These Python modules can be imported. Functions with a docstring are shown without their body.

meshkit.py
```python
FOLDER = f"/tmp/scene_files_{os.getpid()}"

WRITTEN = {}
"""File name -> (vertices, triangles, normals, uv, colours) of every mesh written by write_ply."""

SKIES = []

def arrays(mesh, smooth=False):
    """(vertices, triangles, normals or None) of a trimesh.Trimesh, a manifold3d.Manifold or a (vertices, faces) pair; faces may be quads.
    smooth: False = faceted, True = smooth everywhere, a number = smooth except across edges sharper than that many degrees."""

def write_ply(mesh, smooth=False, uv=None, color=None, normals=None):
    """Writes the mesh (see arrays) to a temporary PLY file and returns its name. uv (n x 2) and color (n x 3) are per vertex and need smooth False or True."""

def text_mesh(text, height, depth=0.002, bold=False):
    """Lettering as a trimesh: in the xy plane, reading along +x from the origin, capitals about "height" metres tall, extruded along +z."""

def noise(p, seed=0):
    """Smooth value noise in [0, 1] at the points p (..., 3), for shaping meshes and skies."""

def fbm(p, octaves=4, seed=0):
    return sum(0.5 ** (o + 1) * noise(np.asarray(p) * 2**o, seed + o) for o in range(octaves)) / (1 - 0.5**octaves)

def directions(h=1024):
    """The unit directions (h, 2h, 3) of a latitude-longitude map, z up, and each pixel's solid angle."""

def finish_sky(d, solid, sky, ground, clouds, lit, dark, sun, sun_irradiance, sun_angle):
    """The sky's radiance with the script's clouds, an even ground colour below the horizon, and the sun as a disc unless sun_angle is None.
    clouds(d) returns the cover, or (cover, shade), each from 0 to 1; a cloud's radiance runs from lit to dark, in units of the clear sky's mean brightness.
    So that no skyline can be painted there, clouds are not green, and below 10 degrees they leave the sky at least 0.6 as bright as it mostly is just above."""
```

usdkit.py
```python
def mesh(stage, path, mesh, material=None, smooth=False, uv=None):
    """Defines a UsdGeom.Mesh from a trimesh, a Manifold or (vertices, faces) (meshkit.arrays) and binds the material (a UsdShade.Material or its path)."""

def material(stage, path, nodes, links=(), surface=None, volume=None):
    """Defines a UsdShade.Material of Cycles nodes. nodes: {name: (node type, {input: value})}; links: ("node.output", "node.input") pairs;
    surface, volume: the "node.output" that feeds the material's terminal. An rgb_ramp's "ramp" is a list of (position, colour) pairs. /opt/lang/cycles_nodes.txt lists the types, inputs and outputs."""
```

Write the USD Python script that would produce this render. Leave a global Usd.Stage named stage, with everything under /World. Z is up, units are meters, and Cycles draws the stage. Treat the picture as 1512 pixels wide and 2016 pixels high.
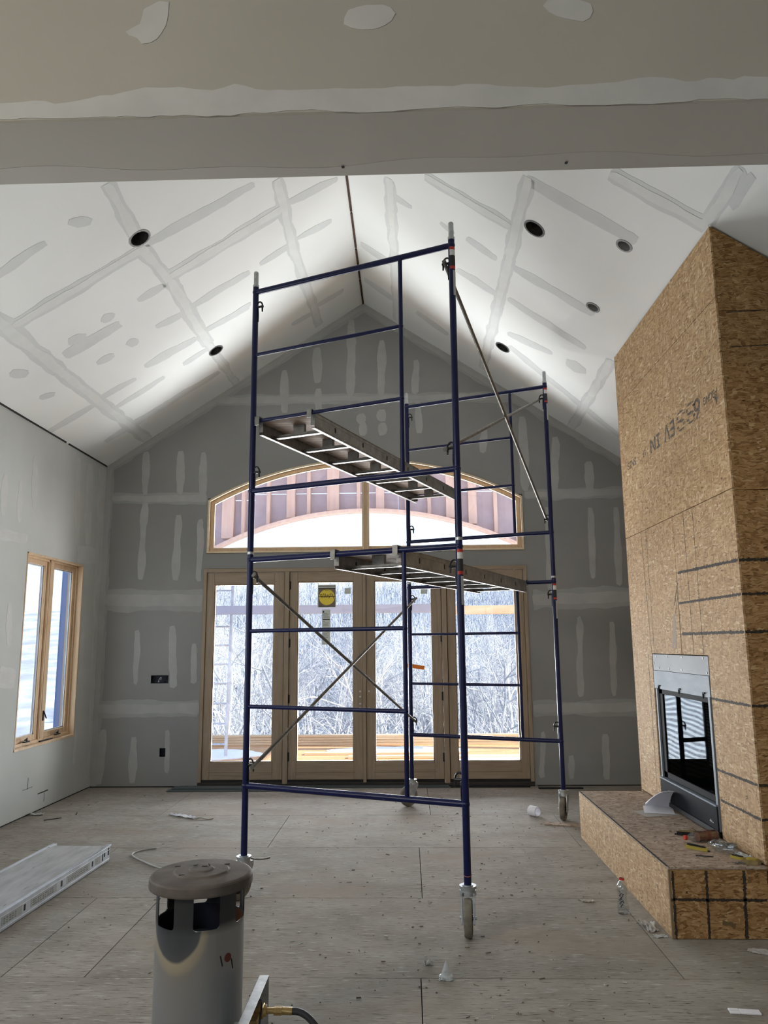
import math, random
import numpy as np, trimesh, manifold3d, usdkit, meshkit
from shapely.geometry import Polygon, LineString, Point, box as sbox
from shapely.ops import unary_union
from shapely import affinity
from pxr import Usd, UsdGeom, UsdLux, UsdShade, Gf, Sdf

random.seed(7)
np.random.seed(7)
stage = Usd.Stage.CreateInMemory()
UsdGeom.SetStageUpAxis(stage, 'Z')
UsdGeom.SetStageMetersPerUnit(stage, 1.0)
UsdGeom.Xform.Define(stage, '/World')
UsdGeom.Scope.Define(stage, '/World/Looks')

# ------------------------------------------------------------------ camera, sky, sun, daylight, exposure
PITCH, ROLL, YAW, EYE, FPX = 0.1716, -0.0089, -0.0284, 1.6004, 1500.35
fw = np.array([math.sin(YAW) * math.cos(PITCH), math.cos(YAW) * math.cos(PITCH), math.sin(PITCH)])
rt = np.array([math.cos(YAW), -math.sin(YAW), 0.0])
upv = np.cross(rt, fw)
cR, sR = math.cos(ROLL), math.sin(ROLL)
rt, upv = cR * rt + sR * upv, -sR * rt + cR * upv
cam = UsdGeom.Camera.Define(stage, '/World/camera')
cam.CreateHorizontalApertureAttr(24.0)
cam.CreateVerticalApertureAttr(32.0)
cam.CreateFocalLengthAttr(24.0 * FPX / 1512)
cam.CreateClippingRangeAttr((0.05, 2000))
cam.CreateExposureAttr(0.0)
cam.AddTransformOp().Set(Gf.Matrix4d(*rt, 0, *upv, 0, *(-fw), 0, 0, 0, EYE, 1))

SUN_DIR = np.array([0.72, -0.12, 0.52])          # towards the sun
SUN_E, SKY_L = 2.7, 1.3
DOOR_I, LWIN_I, SIDE_I, REAR_I = 29.0, 1.0, 2.3, 28.0

dome = UsdLux.DomeLight.Define(stage, '/World/sky')
dome.CreateIntensityAttr(1.0)
sky = usdkit.material(stage, '/World/Looks/sky_look', {
    'g': ('texture_coordinate', {}), 'x': ('separate_xyz', {}),
    'r': ('rgb_ramp', {'ramp': [(0.0, (.62, .66, .70)), (.48, (.80, .85, .90)), (.52, (1.0, 1.05, 1.10)), (.62, (.80, .98, 1.22)), (1.0, (.45, .72, 1.2))]}),
    'h': ('map_range', {'from_min': -1.0, 'from_max': 1.0, 'to_min': 0.0, 'to_max': 1.0}),
    'b': ('background_shader', {'strength': SKY_L})},
    [('g.generated', 'x.vector'), ('x.z', 'h.value'), ('h.result', 'r.fac'), ('r.color', 'b.color')], surface='b.background')
UsdShade.MaterialBindingAPI.Apply(dome.GetPrim()).Bind(sky)


def look_matrix(pos, d, up=(0, 0, 1)):
    z = -np.asarray(d, float) / np.linalg.norm(d)
    up = np.asarray(up, float)
    if abs(z @ up) > .98:
        up = np.array([0, 1.0, 0])
    x = np.cross(up, z); x /= np.linalg.norm(x)
    y = np.cross(z, x)
    return Gf.Matrix4d(*map(float, (*x, 0, *y, 0, *z, 0, *pos, 1)))


sun = UsdLux.DistantLight.Define(stage, '/World/sun')
sun.CreateAngleAttr(0.6)
sun.CreateIntensityAttr(SUN_E)
sun.CreateNormalizeAttr(True)
sun.CreateColorAttr(Gf.Vec3f(1.0, .95, .86))
sun.AddTransformOp().Set(look_matrix((0, 0, 20), -SUN_DIR))


def daylight(name, pos, d, w, h, inten, color=(1, 1, 1)):
    """daylight from an opening of the house, or an added area light"""
    l = UsdLux.RectLight.Define(stage, '/World/' + name)
    l.CreateWidthAttr(w); l.CreateHeightAttr(h); l.CreateIntensityAttr(inten); l.CreateColorAttr(Gf.Vec3f(*color))
    l.AddTransformOp().Set(look_matrix(pos, d))


# ------------------------------------------------------------------ room dimensions (metres)
XL, XR, YB, ZE, XRIDGE, ZRIDGE = -3.684, 2.631, 9.088, 3.7925, -0.5, 5.875
SLOPE = (ZRIDGE - ZE) / (XRIDGE - XL)
SLOPE_R = (ZRIDGE - ZE) / (XR - XRIDGE)
ANG, ANG_R = math.atan(SLOPE), math.atan(SLOPE_R)
HY0, HY1, HZ = 2.34, 2.70, 3.40            # header wall: near face, far face, soffit height
daylight('daylight_doors', (-0.5, YB + 2.25, 0.62), (0, -1, 0.45), 5.0, 2.0, DOOR_I, (1.0, 1.0, .98))
daylight('daylight_left_window', (XL - .1, 7.93, 1.58), (1, 0, 0), 1.15, 1.75, LWIN_I, (.92, .98, 1.0))
daylight('daylight_side_window', (XL + .02, 4.3, 1.7), (1, 0, .9), 2.2, 1.9, SIDE_I, (.95, 1.0, 1.0))  # added at an unseen window, tilted up to brighten the ceiling
daylight('daylight_rear_window', (-5.9, -0.2, 3.9), (1, 0.35, -0.1), 3.4, 0.9, REAR_I, (1.0, .96, .88))  # added area light for the header face; no window behind it

# ------------------------------------------------------------------ prim helpers
taken = set()


def numbered(parent, name):
    p, k = f'{parent}/{name}', 0
    while p in taken:
        k += 1
        p = f'{parent}/{name}_{k:03d}'
    taken.add(p)
    return p


def tag(path, label=None, cat=None, group=None, kind=None):
    prim = stage.GetPrimAtPath(path)
    for k, v in (('label', label), ('category', cat), ('group', group), ('kind', kind)):
        if v:
            prim.SetCustomDataByKey(k, v)
    return path


def obj(name, mesh, mat, parent='/World', smooth=30, **kw):
    p = numbered(parent, name)
    if isinstance(mesh, (list, tuple)):
        mesh = cat(mesh)
    usdkit.mesh(stage, p, mesh, mat, smooth=smooth)
    return tag(p, **kw) if kw else p


def thing(name, label=None, cat=None, loc=(0, 0, 0), rotz=0.0, parent='/World', group=None, kind=None):
    p = numbered(parent, name)
    x = UsdGeom.Xform.Define(stage, p)
    if any(loc) or rotz:
        x.AddTranslateOp().Set(Gf.Vec3d(*map(float, loc)))
        x.AddRotateZOp().Set(float(math.degrees(rotz)))
    return tag(p, label, cat, group, kind)


def dup(src, loc, rotz=0.0, label=None, group=None, scale=None):
    prim = stage.GetPrimAtPath(src)
    was = prim.GetCustomData()
    p = numbered('/World', prim.GetName().rstrip('0123456789_') if prim.GetName()[-3:].isdigit() else prim.GetName())
    x = UsdGeom.Xform.Define(stage, p)
    x.GetPrim().GetReferences().AddInternalReference(src)
    x.ClearXformOpOrder()
    m = Gf.Matrix4d().SetRotate(Gf.Rotation(Gf.Vec3d(0, 0, 1), math.degrees(rotz)))
    if scale:
        m = Gf.Matrix4d().SetScale(scale) * m
    m.SetTranslateOnly(Gf.Vec3d(*map(float, loc)))
    x.AddTransformOp(opSuffix='place').Set(m)
    x.GetPrim().SetInstanceable(True)
    return tag(p, label or was.get('label'), was.get('category'), group or was.get('group'))


def each(name, meshes, mat, parent, **kw):
    for m in meshes:
        obj(name, m, mat, parent, **kw)


def struct(name, label=None, cat=None):
    return thing(name, label, cat, kind='structure')


# ------------------------------------------------------------------ shape helpers
cat = trimesh.util.concatenate


def bx(x0, x1, y0, y1, z0, z1):
    m = trimesh.creation.box((abs(x1 - x0), abs(y1 - y0), abs(z1 - z0)))
    m.apply_translation(((x0 + x1) / 2, (y0 + y1) / 2, (z0 + z1) / 2))
    return m


def cbx(x0, x1, y0, y1, z0, z1, c=.003):
    """a box with chamfered edges"""
    a, b = np.minimum([x0, y0, z0], [x1, y1, z1]), np.maximum([x0, y0, z0], [x1, y1, z1])
    c = min(c, (b - a).min() * .45)
    pts = []
    for s in np.ndindex(2, 2, 2):
        q = np.where(s, b, a); d = np.where(s, -c, c)
        for k in range(3):
            e = q + d; e[k] = q[k]
            pts.append(e)
    return trimesh.convex.convex_hull(np.array(pts))


def frame_of(d):
    d = np.asarray(d, float) / np.linalg.norm(d)
    a = np.array([0, 0, 1.0]) if abs(d[2]) < .9 else np.array([1.0, 0, 0])
    x = np.cross(a, d); x /= np.linalg.norm(x)
    return x, np.cross(d, x), d


def tube(p, q, r, r2=None, n=16):
    p, q = np.asarray(p, float), np.asarray(q, float)
    x, y, d = frame_of(q - p)
    a = np.arange(n) * 2 * np.pi / n
    ring = np.cos(a)[:, None] * x + np.sin(a)[:, None] * y
    v = np.vstack([p + ring * r, q + ring * (r if r2 is None else r2), [p], [q]])
    i = np.arange(n); j = (i + 1) % n
    f = np.vstack([np.c_[i, j, j + n], np.c_[i, j + n, i + n], np.c_[j, i, np.full(n, 2 * n)], np.c_[i + n, j + n, np.full(n, 2 * n + 1)]])
    return trimesh.Trimesh(v, f, process=False)


def path_tube(pts, r, n=10):
    pts = np.asarray(pts, float)
    rs = np.full(len(pts), r) if np.ndim(r) == 0 else np.asarray(r)
    t = np.gradient(pts, axis=0); t /= np.linalg.norm(t, axis=1)[:, None]
    x, y, _ = frame_of(t[0])
    V = []
    a = np.arange(n) * 2 * np.pi / n
    for k in range(len(pts)):
        x = x - t[k] * (x @ t[k]); x /= np.linalg.norm(x)
        y = np.cross(t[k], x)
        V.append(pts[k] + (np.cos(a)[:, None] * x + np.sin(a)[:, None] * y) * rs[k])
    m = len(pts)
    V = np.vstack(V + [pts[:1], pts[-1:]])
    F = []
    i = np.arange(n); j = (i + 1) % n
    for k in range(m - 1):
        F += [np.c_[i + k * n, j + k * n, j + (k + 1) * n], np.c_[i + k * n, j + (k + 1) * n, i + (k + 1) * n]]
    F += [np.c_[j, i, np.full(n, m * n)], np.c_[i + (m - 1) * n, j + (m - 1) * n, np.full(n, m * n + 1)]]
    return trimesh.Trimesh(V, np.vstack(F), process=False)


def spline(pts, n=40):
    from scipy.interpolate import CubicSpline
    pts = np.asarray(pts, float)
    t = np.r_[0, np.cumsum(np.linalg.norm(np.diff(pts, axis=0), axis=1))]
    return CubicSpline(t, pts)(np.linspace(0, t[-1], n))


def lathe(profile, n=32, at=(0, 0, 0)):
    m = trimesh.creation.revolve(np.asarray(profile, float), sections=n)
    m.apply_translation(at)
    return m


def extrude(poly, t):
    gs = getattr(poly, 'geoms', [poly])
    return cat([trimesh.creation.extrude_polygon(g, t, engine='earcut') for g in gs if g.area > 1e-8])


def plate(poly, t, o, u, v):
    """an extruded outline laid in the plane o + a u + b v, thick t along u x v"""
    m = extrude(poly, t)
    o, u, v = (np.asarray(k, float) for k in (o, u, v))
    T = np.eye(4); T[:3, 0], T[:3, 1], T[:3, 2], T[:3, 3] = u, v, np.cross(u, v), o
    m.apply_transform(T)
    return m


def moved(m, loc=(0, 0, 0), rz=0.0, rx=0.0, ry=0.0):
    m = m.copy()
    for a, ax in ((rx, (1, 0, 0)), (ry, (0, 1, 0)), (rz, (0, 0, 1))):
        if a:
            m.apply_transform(trimesh.transformations.rotation_matrix(a, ax))
    m.apply_translation(loc)
    return m


def to_man(m):
    return manifold3d.Manifold(manifold3d.Mesh(np.asarray(m.vertices, np.float32), np.asarray(m.faces, np.uint32)))


def from_man(m):
    q = m.to_mesh()
    return trimesh.Trimesh(q.vert_properties[:, :3], q.tri_verts, process=False)


# ------------------------------------------------------------------ materials
def look(name, ramp, scale=6.0, stretch=(1, 1, 1), rough=.6, metal=0.0, bump=0.0, bscale=60.0, detail=4.0, dist=0.0, rot=(0, 0, 0), spec=.5, extra=None, nrough=.55, **pb):
    """noise-coloured principled surface; ramp: a colour or [(position, colour), ...]"""
    n, l = {}, []
    p = {'roughness': rough, 'metallic': metal, 'specular_ior_level': spec, **pb}
    if isinstance(ramp[0], (int, float)):
        p['base_color'] = ramp
    else:
        n['t'] = ('texture_coordinate', {}); n['m'] = ('mapping', {'scale': stretch, 'rotation': rot})
        n['n'] = ('noise_texture', {'scale': scale, 'detail': detail, 'roughness': nrough, 'distortion': dist}); n['r'] = ('rgb_ramp', {'ramp': ramp})
        l += [('t.object', 'm.vector'), ('m.vector', 'n.vector'), ('n.fac', 'r.fac')]
        out = 'r.color'
        if extra:                       # a second layer of specks: (colour, scale, stretch, low, high)
            for k, (col, sc, st, lo, hi) in enumerate(extra):
                n[f'm{k}'] = ('mapping', {'scale': st, 'rotation': rot}); n[f'n{k}'] = ('noise_texture', {'scale': sc, 'detail': 3.0, 'roughness': .6})
                n[f'a{k}'] = ('map_range', {'from_min': lo, 'from_max': hi, 'clamp': True}); n[f'x{k}'] = ('mix_color', {'b': col})
                l += [('t.object', f'm{k}.vector'), (f'm{k}.vector', f'n{k}.vector'), (f'n{k}.fac', f'a{k}.value'), (f'a{k}.result', f'x{k}.fac'), (out, f'x{k}.a')]
                out = f'x{k}.result'
        l.append((out, 'p.base_color'))
    if bump:
        if 't' not in n:
            n['t'] = ('texture_coordinate', {})
        n['bm'] = ('mapping', {'scale': stretch, 'rotation': rot}); n['bn'] = ('noise_texture', {'scale': bscale, 'detail': 3.0}); n['b'] = ('bump', {'strength': bump, 'distance': .004})
        l += [('t.object', 'bm.vector'), ('bm.vector', 'bn.vector'), ('bn.fac', 'b.height'), ('b.normal', 'p.normal')]
    n['p'] = ('principled_bsdf', p)
    return usdkit.material(stage, f'/World/Looks/{name}', n, l, surface='p.BSDF')


def strand_board(name, cols, long_axis, k=1.0, streak=(.05, .025, .008), rough=.75):
    """pressed wood strands: two stretched cell layers, warped by noise, plus thin dark gaps. long_axis: rotation that lays the strands"""
    n = {'t': ('texture_coordinate', {}), 'w': ('noise_texture', {'scale': 7.0 * k, 'detail': 2.0}), 'ws': ('vector_math', {'math_type': 'multiply', 'vector2': (.07, .07, .07)}),
         'wa': ('vector_math', {'math_type': 'add'})}
    l = [('t.object', 'w.vector'), ('w.color', 'ws.vector1'), ('t.object', 'wa.vector1'), ('ws.vector', 'wa.vector2')]
    for i, (rot, sc) in enumerate(((long_axis[0], (22 * k, 26 * k, 118 * k)), (long_axis[1], (24 * k, 112 * k, 26 * k)))):
        n[f'm{i}'] = ('mapping', {'rotation': rot, 'scale': sc}); n[f'v{i}'] = ('voronoi_texture', {'scale': 1.0}); n[f's{i}'] = ('separate_color', {})
        l += [('wa.vector', f'm{i}.vector'), (f'm{i}.vector', f'v{i}.vector'), (f'v{i}.color', f's{i}.color')]
    n['sel'] = ('math', {'math_type': 'greater_than', 'value2': .5}); n['mx'] = ('mix_float', {})
    l += [('s0.g', 'sel.value1'), ('sel.value', 'mx.fac'), ('s0.r', 'mx.a'), ('s1.r', 'mx.b')]
    n['r'] = ('rgb_ramp', {'ramp': cols}); l.append(('mx.result', 'r.fac'))
    n['fn'] = ('noise_texture', {'scale': 1.0, 'detail': 3.0}); n['fm'] = ('mapping', {'rotation': long_axis[0], 'scale': (34 * k, 34 * k, 170 * k)})
    n['fr'] = ('map_range', {'from_min': .60, 'from_max': .72, 'clamp': True}); n['fx'] = ('mix_color', {'b': streak})
    l += [('wa.vector', 'fm.vector'), ('fm.vector', 'fn.vector'), ('fn.fac', 'fr.value'), ('fr.result', 'fx.fac'), ('r.color', 'fx.a'), ('fx.result', 'p.base_color')]
    n['b'] = ('bump', {'strength': .35, 'distance': .003}); l += [('mx.result', 'b.height'), ('b.normal', 'p.normal')]
    n['p'] = ('principled_bsdf', {'roughness': rough, 'specular_ior_level': .3})
    return usdkit.material(stage, f'/World/Looks/{name}', n, l, surface='p.BSDF')


def pane_look(name, tint=(.96, .98, 1.0), f0=.03, f1=.90, rough=0.0, gloss=(.9, .95, 1)):
    """see-through sheet: plain transparency under a mirror that grows towards grazing, the same from either face"""
    return usdkit.material(stage, f'/World/Looks/{name}', {
        'a': ('transparent_bsdf', {'color': tint}), 'g': ('glossy_bsdf', {'color': gloss, 'roughness': rough}), 'l': ('layer_weight', {'blend': .5}),
        'q': ('math', {'math_type': 'power', 'value2': 5.0}), 'k': ('math', {'math_type': 'multiply_add', 'value2': f1, 'value3': f0}), 'm': ('mix_closure', {})},
        [('l.facing', 'q.value1'), ('q.value', 'k.value1'), ('k.value', 'm.fac'), ('a.BSDF', 'm.closure1'), ('g.BSDF', 'm.closure2')], surface='m.closure')


def backlit(name, col, through=.5, rough=.6):
    """thin printed film: light from behind shows through it"""
    return usdkit.material(stage, f'/World/Looks/{name}', {'p': ('principled_bsdf', {'base_color': col, 'roughness': rough}), 't': ('translucent_bsdf', {'color': col}), 'm': ('mix_closure', {'fac': through})},
                           [('p.BSDF', 'm.closure1'), ('t.BSDF', 'm.closure2')], surface='m.closure')


DRYWALL = look('grey_drywall', [(.3, (.295, .293, .28)), (.7, (.335, .333, .32))], scale=1.3, rough=.9, spec=.1)  # darkened copy of the board: shade of the backlit gable in its colour
PALEBOARD = look('pale_drywall', [(.3, (.50, .515, .49)), (.7, (.56, .575, .55))], scale=1.3, rough=.9, spec=.1)  # same board as the gable; left wall light put into its colour
GMUD = look('grey_compound', [(.3, (.41, .41, .395)), (.7, (.47, .47, .45))], scale=5.0, rough=.85, spec=.15)  # joint compound darkened with the gable: its shade is in the colour
GMUD_WET = look('grey_compound_fresh', [(.3, (.36, .36, .345)), (.7, (.41, .41, .395))], scale=4.0, rough=.8, spec=.15)  # fresh compound, likewise darkened for the shaded gable
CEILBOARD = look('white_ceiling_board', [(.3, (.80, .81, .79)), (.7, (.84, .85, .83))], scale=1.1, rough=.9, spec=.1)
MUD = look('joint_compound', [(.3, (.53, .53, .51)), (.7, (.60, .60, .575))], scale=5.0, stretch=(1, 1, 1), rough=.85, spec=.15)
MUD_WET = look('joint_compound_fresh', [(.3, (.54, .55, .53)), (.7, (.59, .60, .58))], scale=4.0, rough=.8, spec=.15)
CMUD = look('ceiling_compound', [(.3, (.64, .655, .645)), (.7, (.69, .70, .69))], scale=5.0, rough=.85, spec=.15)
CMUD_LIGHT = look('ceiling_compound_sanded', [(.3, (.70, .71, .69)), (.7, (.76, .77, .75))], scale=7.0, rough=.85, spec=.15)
BEIGE = look('beige_drywall', [(.3, (.44, .415, .365)), (.7, (.50, .475, .42))], scale=.9, rough=.9, spec=.1)
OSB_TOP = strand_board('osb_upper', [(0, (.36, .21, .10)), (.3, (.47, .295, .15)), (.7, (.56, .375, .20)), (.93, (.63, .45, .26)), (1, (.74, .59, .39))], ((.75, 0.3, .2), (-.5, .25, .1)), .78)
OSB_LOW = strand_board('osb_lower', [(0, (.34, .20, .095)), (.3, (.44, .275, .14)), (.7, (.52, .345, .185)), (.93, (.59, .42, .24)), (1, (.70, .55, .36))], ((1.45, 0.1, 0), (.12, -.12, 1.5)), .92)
OSB_SIDE = strand_board('osb_side', [(0, (.20, .10, .035)), (.3, (.33, .18, .07)), (.7, (.42, .245, .10)), (.93, (.48, .30, .14)), (1, (.58, .40, .21))], ((.2, .9, .1), (.1, -.7, .2)), 1.15, streak=(.03, .014, .005))  # shade of the unlit chase side put into the strand colours
OSB_DUSTY = strand_board('osb_dusty', [(0, (.28, .20, .15)), (.4, (.40, .31, .24)), (.8, (.46, .37, .29)), (1, (.54, .45, .36))], ((.1, 1.5, 0), (.1, 1.3, .3)), 1.0, rough=.9)
FLOORS = [look(f'subfloor_{i}', [(.25, (.25 * t, .222 * t, .186 * t)), (.5, (.325 * t, .295 * t, .253 * t)), (.75, (.39 * t, .36 * t, .315 * t))], scale=1.8, stretch=(1, 2.0, 1), rough=.85, spec=.2, bump=.25, bscale=30, dist=.4,
               extra=[((.12, .10, .08), 3.5, (3.0, 26, 1), .56, .70), ((.50, .475, .44), 2.0, (5, 30, 1), .58, .72), ((.09, .07, .055), 9.0, (1.2, 9, 1), .64, .70), ((.31, .255, .20), .9, (1, 1.4, 1), .52, .74), ((.17, .14, .115), 24.0, (1, 2.2, 1), .70, .76)]) for i, t in enumerate((1.0, 1.06, .94))]
DARKGAP = look('dark_gap', (.025, .022, .02), rough=.9)
BLUE = look('navy_paint', [(.0, (.0032, .0055, .046)), (.66, (.0045, .008, .062)), (.74, (.0045, .008, .062)), (.76, (.30, .31, .34)), (1, (.45, .45, .46))], scale=26, stretch=(1, 1, .7), spec=.35, rough=.32, detail=6, nrough=.62)
GALV = look('galvanised_steel', [(.3, (.38, .40, .41)), (.7, (.58, .60, .61))], scale=25, rough=.42, metal=.85)
BRACE = look('brace_steel', [(.3, (.13, .12, .105)), (.7, (.23, .215, .19))], scale=18, rough=.5, metal=.6)
ALU = look('aluminium', [(.2, (.42, .43, .45)), (.55, (.58, .60, .63)), (.8, (.68, .70, .74))], scale=9, rough=.42, metal=.55, bump=.1)
ALU_OLD = look('old_aluminium', [(.2, (.16, .155, .14)), (.6, (.30, .29, .27)), (.85, (.42, .41, .39))], scale=14, rough=.5, metal=.5, extra=[((.05, .045, .04), 60.0, (1, 1, 1), .66, .72)])
PLY_OLD = look('worn_plywood', [(.25, (.10, .065, .045)), (.5, (.24, .17, .125)), (.75, (.38, .29, .22))], scale=5, stretch=(1.2, 5, 5), rough=.8, dist=.6)
PLY_GREY = look('greyed_plywood', [(.25, (.36, .355, .34)), (.5, (.46, .455, .44)), (.75, (.55, .545, .53))], scale=3, stretch=(6, 1.2, 1), rough=.85, extra=[((.18, .16, .14), 6.0, (14, 1.5, 1), .66, .74)])
BLACK = look('black_metal', (.012, .012, .014), rough=.4, metal=.3)
FRAMEBLK = look('matte_black_frame', (.012, .013, .015), rough=.75, spec=.12)
DECALK = look('black_print', (.03, .03, .032), rough=.7)
RED = look('red_sticker', (.55, .04, .025), rough=.5)
WHITE = look('white_plastic', (.75, .75, .76), rough=.5)
SILVER = look('silver_sticker', (.48, .49, .49), rough=.45)
RUBBER = look('grey_rubber', [(.3, (.12, .105, .085)), (.6, (.24, .215, .17)), (.8, (.40, .37, .30))], scale=16, rough=.8)
PINE = look('pine_door', [(.2, (.27, .20, .135)), (.5, (.36, .275, .19)), (.8, (.42, .335, .245))], scale=2.4, stretch=(14, 14, 1.1), rough=.5, dist=.8)  # backlit tone of the doors put into this pine and the rail pine
PINE_H = look('pine_rail', [(.2, (.27, .20, .135)), (.5, (.36, .275, .19)), (.8, (.42, .335, .245))], scale=2.4, stretch=(1.1, 14, 14), rough=.5, dist=.8)
PINE_W = look('pine_window', [(.2, (.52, .35, .20)), (.5, (.66, .47, .29)), (.8, (.76, .58, .40))], scale=2.2, stretch=(12, 12, 1.0), rough=.5, dist=.9)
CAPIRON = look('rusty_cap_iron', [(.2, (.075, .06, .05)), (.5, (.13, .11, .094)), (.8, (.20, .165, .14))], scale=7, rough=.7, metal=.25, bump=.2)
BRASS = look('brass', [(.3, (.35, .23, .09)), (.7, (.58, .42, .18))], scale=30, rough=.35, metal=.9)
HOSE = look('hose_rubber', (.03, .03, .034), rough=.5)
PAPER = look('white_paper', (.88, .87, .91), rough=.8)
PAPER_OLD = look('grey_paper', (.50, .47, .44), rough=.85)
GLASS = pane_look('window_glass')
SNOW = look('snow', [(.3, (.80, .82, .86)), (.7, (.90, .91, .93))], scale=2, rough=.8)
CLEARPET = pane_look('clear_plastic', (.93, .95, .96), .08, .9, .05, (1, 1, 1))
MILKY = usdkit.material(stage, '/World/Looks/milky_plastic', {
    'a': ('transparent_bsdf', {'color': (.95, .96, .96)}), 'g': ('principled_bsdf', {'base_color': (.75, .77, .77), 'roughness': .15}), 'm': ('mix_closure', {'fac': .55})},
    [('a.BSDF', 'm.closure1'), ('g.BSDF', 'm.closure2')], surface='m.closure')

# ------------------------------------------------------------------ traced joint compound, in the coordinates of each surface
CL_JOINT = [(4.88,1.91,5.6,1.87,.076),(5.72,1.86,6.33,1.91,.088),(6.33,1.91,7.77,1.88,.1),(7.77,1.88,9.1,1.9,.065),(5.35,.61,6.67,.6,.115),(6.67,.6,9.07,.6,.096),(5.7,.66,5.73,1.85,.108),(6.28,1.92,6.31,3.1,.146),(6.3,2.33,6.31,3.17,.081),(5.9,3.14,7.12,3.11,.085),(7.12,3.11,8.93,3.16,.076)]
CL_STRIP = [(5.7,1.88,5.78,2.93,.102),(6.34,1.58,6.36,1.84,.098),(6.92,1.94,6.95,2.6,.096),(6.89,1.55,6.95,1.84,.104),(7.44,1.22,7.52,1.81,.132),(7.48,1.92,7.54,2.45,.089),(7.86,1.55,7.87,1.85,.085),(7.5,.64,7.56,1.05,.101),(7.87,.69,7.88,1.28,.085),(8.46,.27,8.51,1.8,.125),(7.53,.02,7.56,.53,.101),(5.09,.82,5.07,1.29,.075),(6.27,3.17,6.37,3.71,.086),(6.89,3.18,6.94,3.56,.085),(6.93,2.75,6.93,3.09,.087),(6.93,2.37,6.94,2.6,.086),(8.49,2.84,8.52,3.1,.111),(8.41,3.18,8.45,3.56,.109),(7.53,2.2,7.51,2.48,.078),(5.01,1.53,5.12,1.65,.089),(6.27,1.24,6.35,1.31,.106),(6.47,.75,6.5,1.31,.169),(6.31,.87,6.38,1.0,.129),(6.91,1.24,6.89,1.33,.143),(6.89,.9,6.91,1.05,.105),(6.25,.32,6.4,.38,.099),(6.86,.27,6.93,.37,.093)]
CR_JOINT = [(6.08,3.28,9.01,3.23,.084),(5.07,2.05,6.19,2.03,.081),(6.19,2.03,8.89,2.0,.082),(4.01,.83,4.55,.81,.061),(4.59,1.5,4.58,.81,.11),(5.74,2.91,5.76,2.1,.101),(6.93,.79,9.12,.71,.075)]
CR_STRIP = [(5.1,2.05,5.09,1.16,.122),(6.3,3.27,6.31,3.05,.085),(6.3,2.46,6.35,2.15,.112),(6.93,2.51,6.95,2.08,.121),(6.32,2.0,6.34,1.16,.128),(6.92,1.93,6.99,1.07,.109),(7.62,1.82,7.48,1.33,.109),(7.39,1.11,7.54,.98,.211),(7.89,1.78,8.5,.22,.11),(7.56,3.68,7.61,3.26,.149),(8.38,3.69,8.44,3.27,.148),(8.42,2.96,8.51,2.52,.13),(6.29,2.74,6.33,2.59,.076),(4.01,.76,4.32,.74,.035)]
GABLE_JOINT = [(-3.59,3.39,-2.44,3.37,.101),(-3.59,2.15,-2.45,2.13,.206),(-3.64,.88,-2.46,.88,.15),(1.5,2.1,2.63,2.13,.19),(1.45,.85,2.62,.86,.147),(1.46,3.36,2.62,3.38,.1),(-2.34,4.62,1.82,4.6,.099),(-3.65,3.78,-3.65,-.0,.092),(-3.66,3.78,-.5,5.83,.101),(-.5,5.83,2.62,3.76,.098)]
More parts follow.
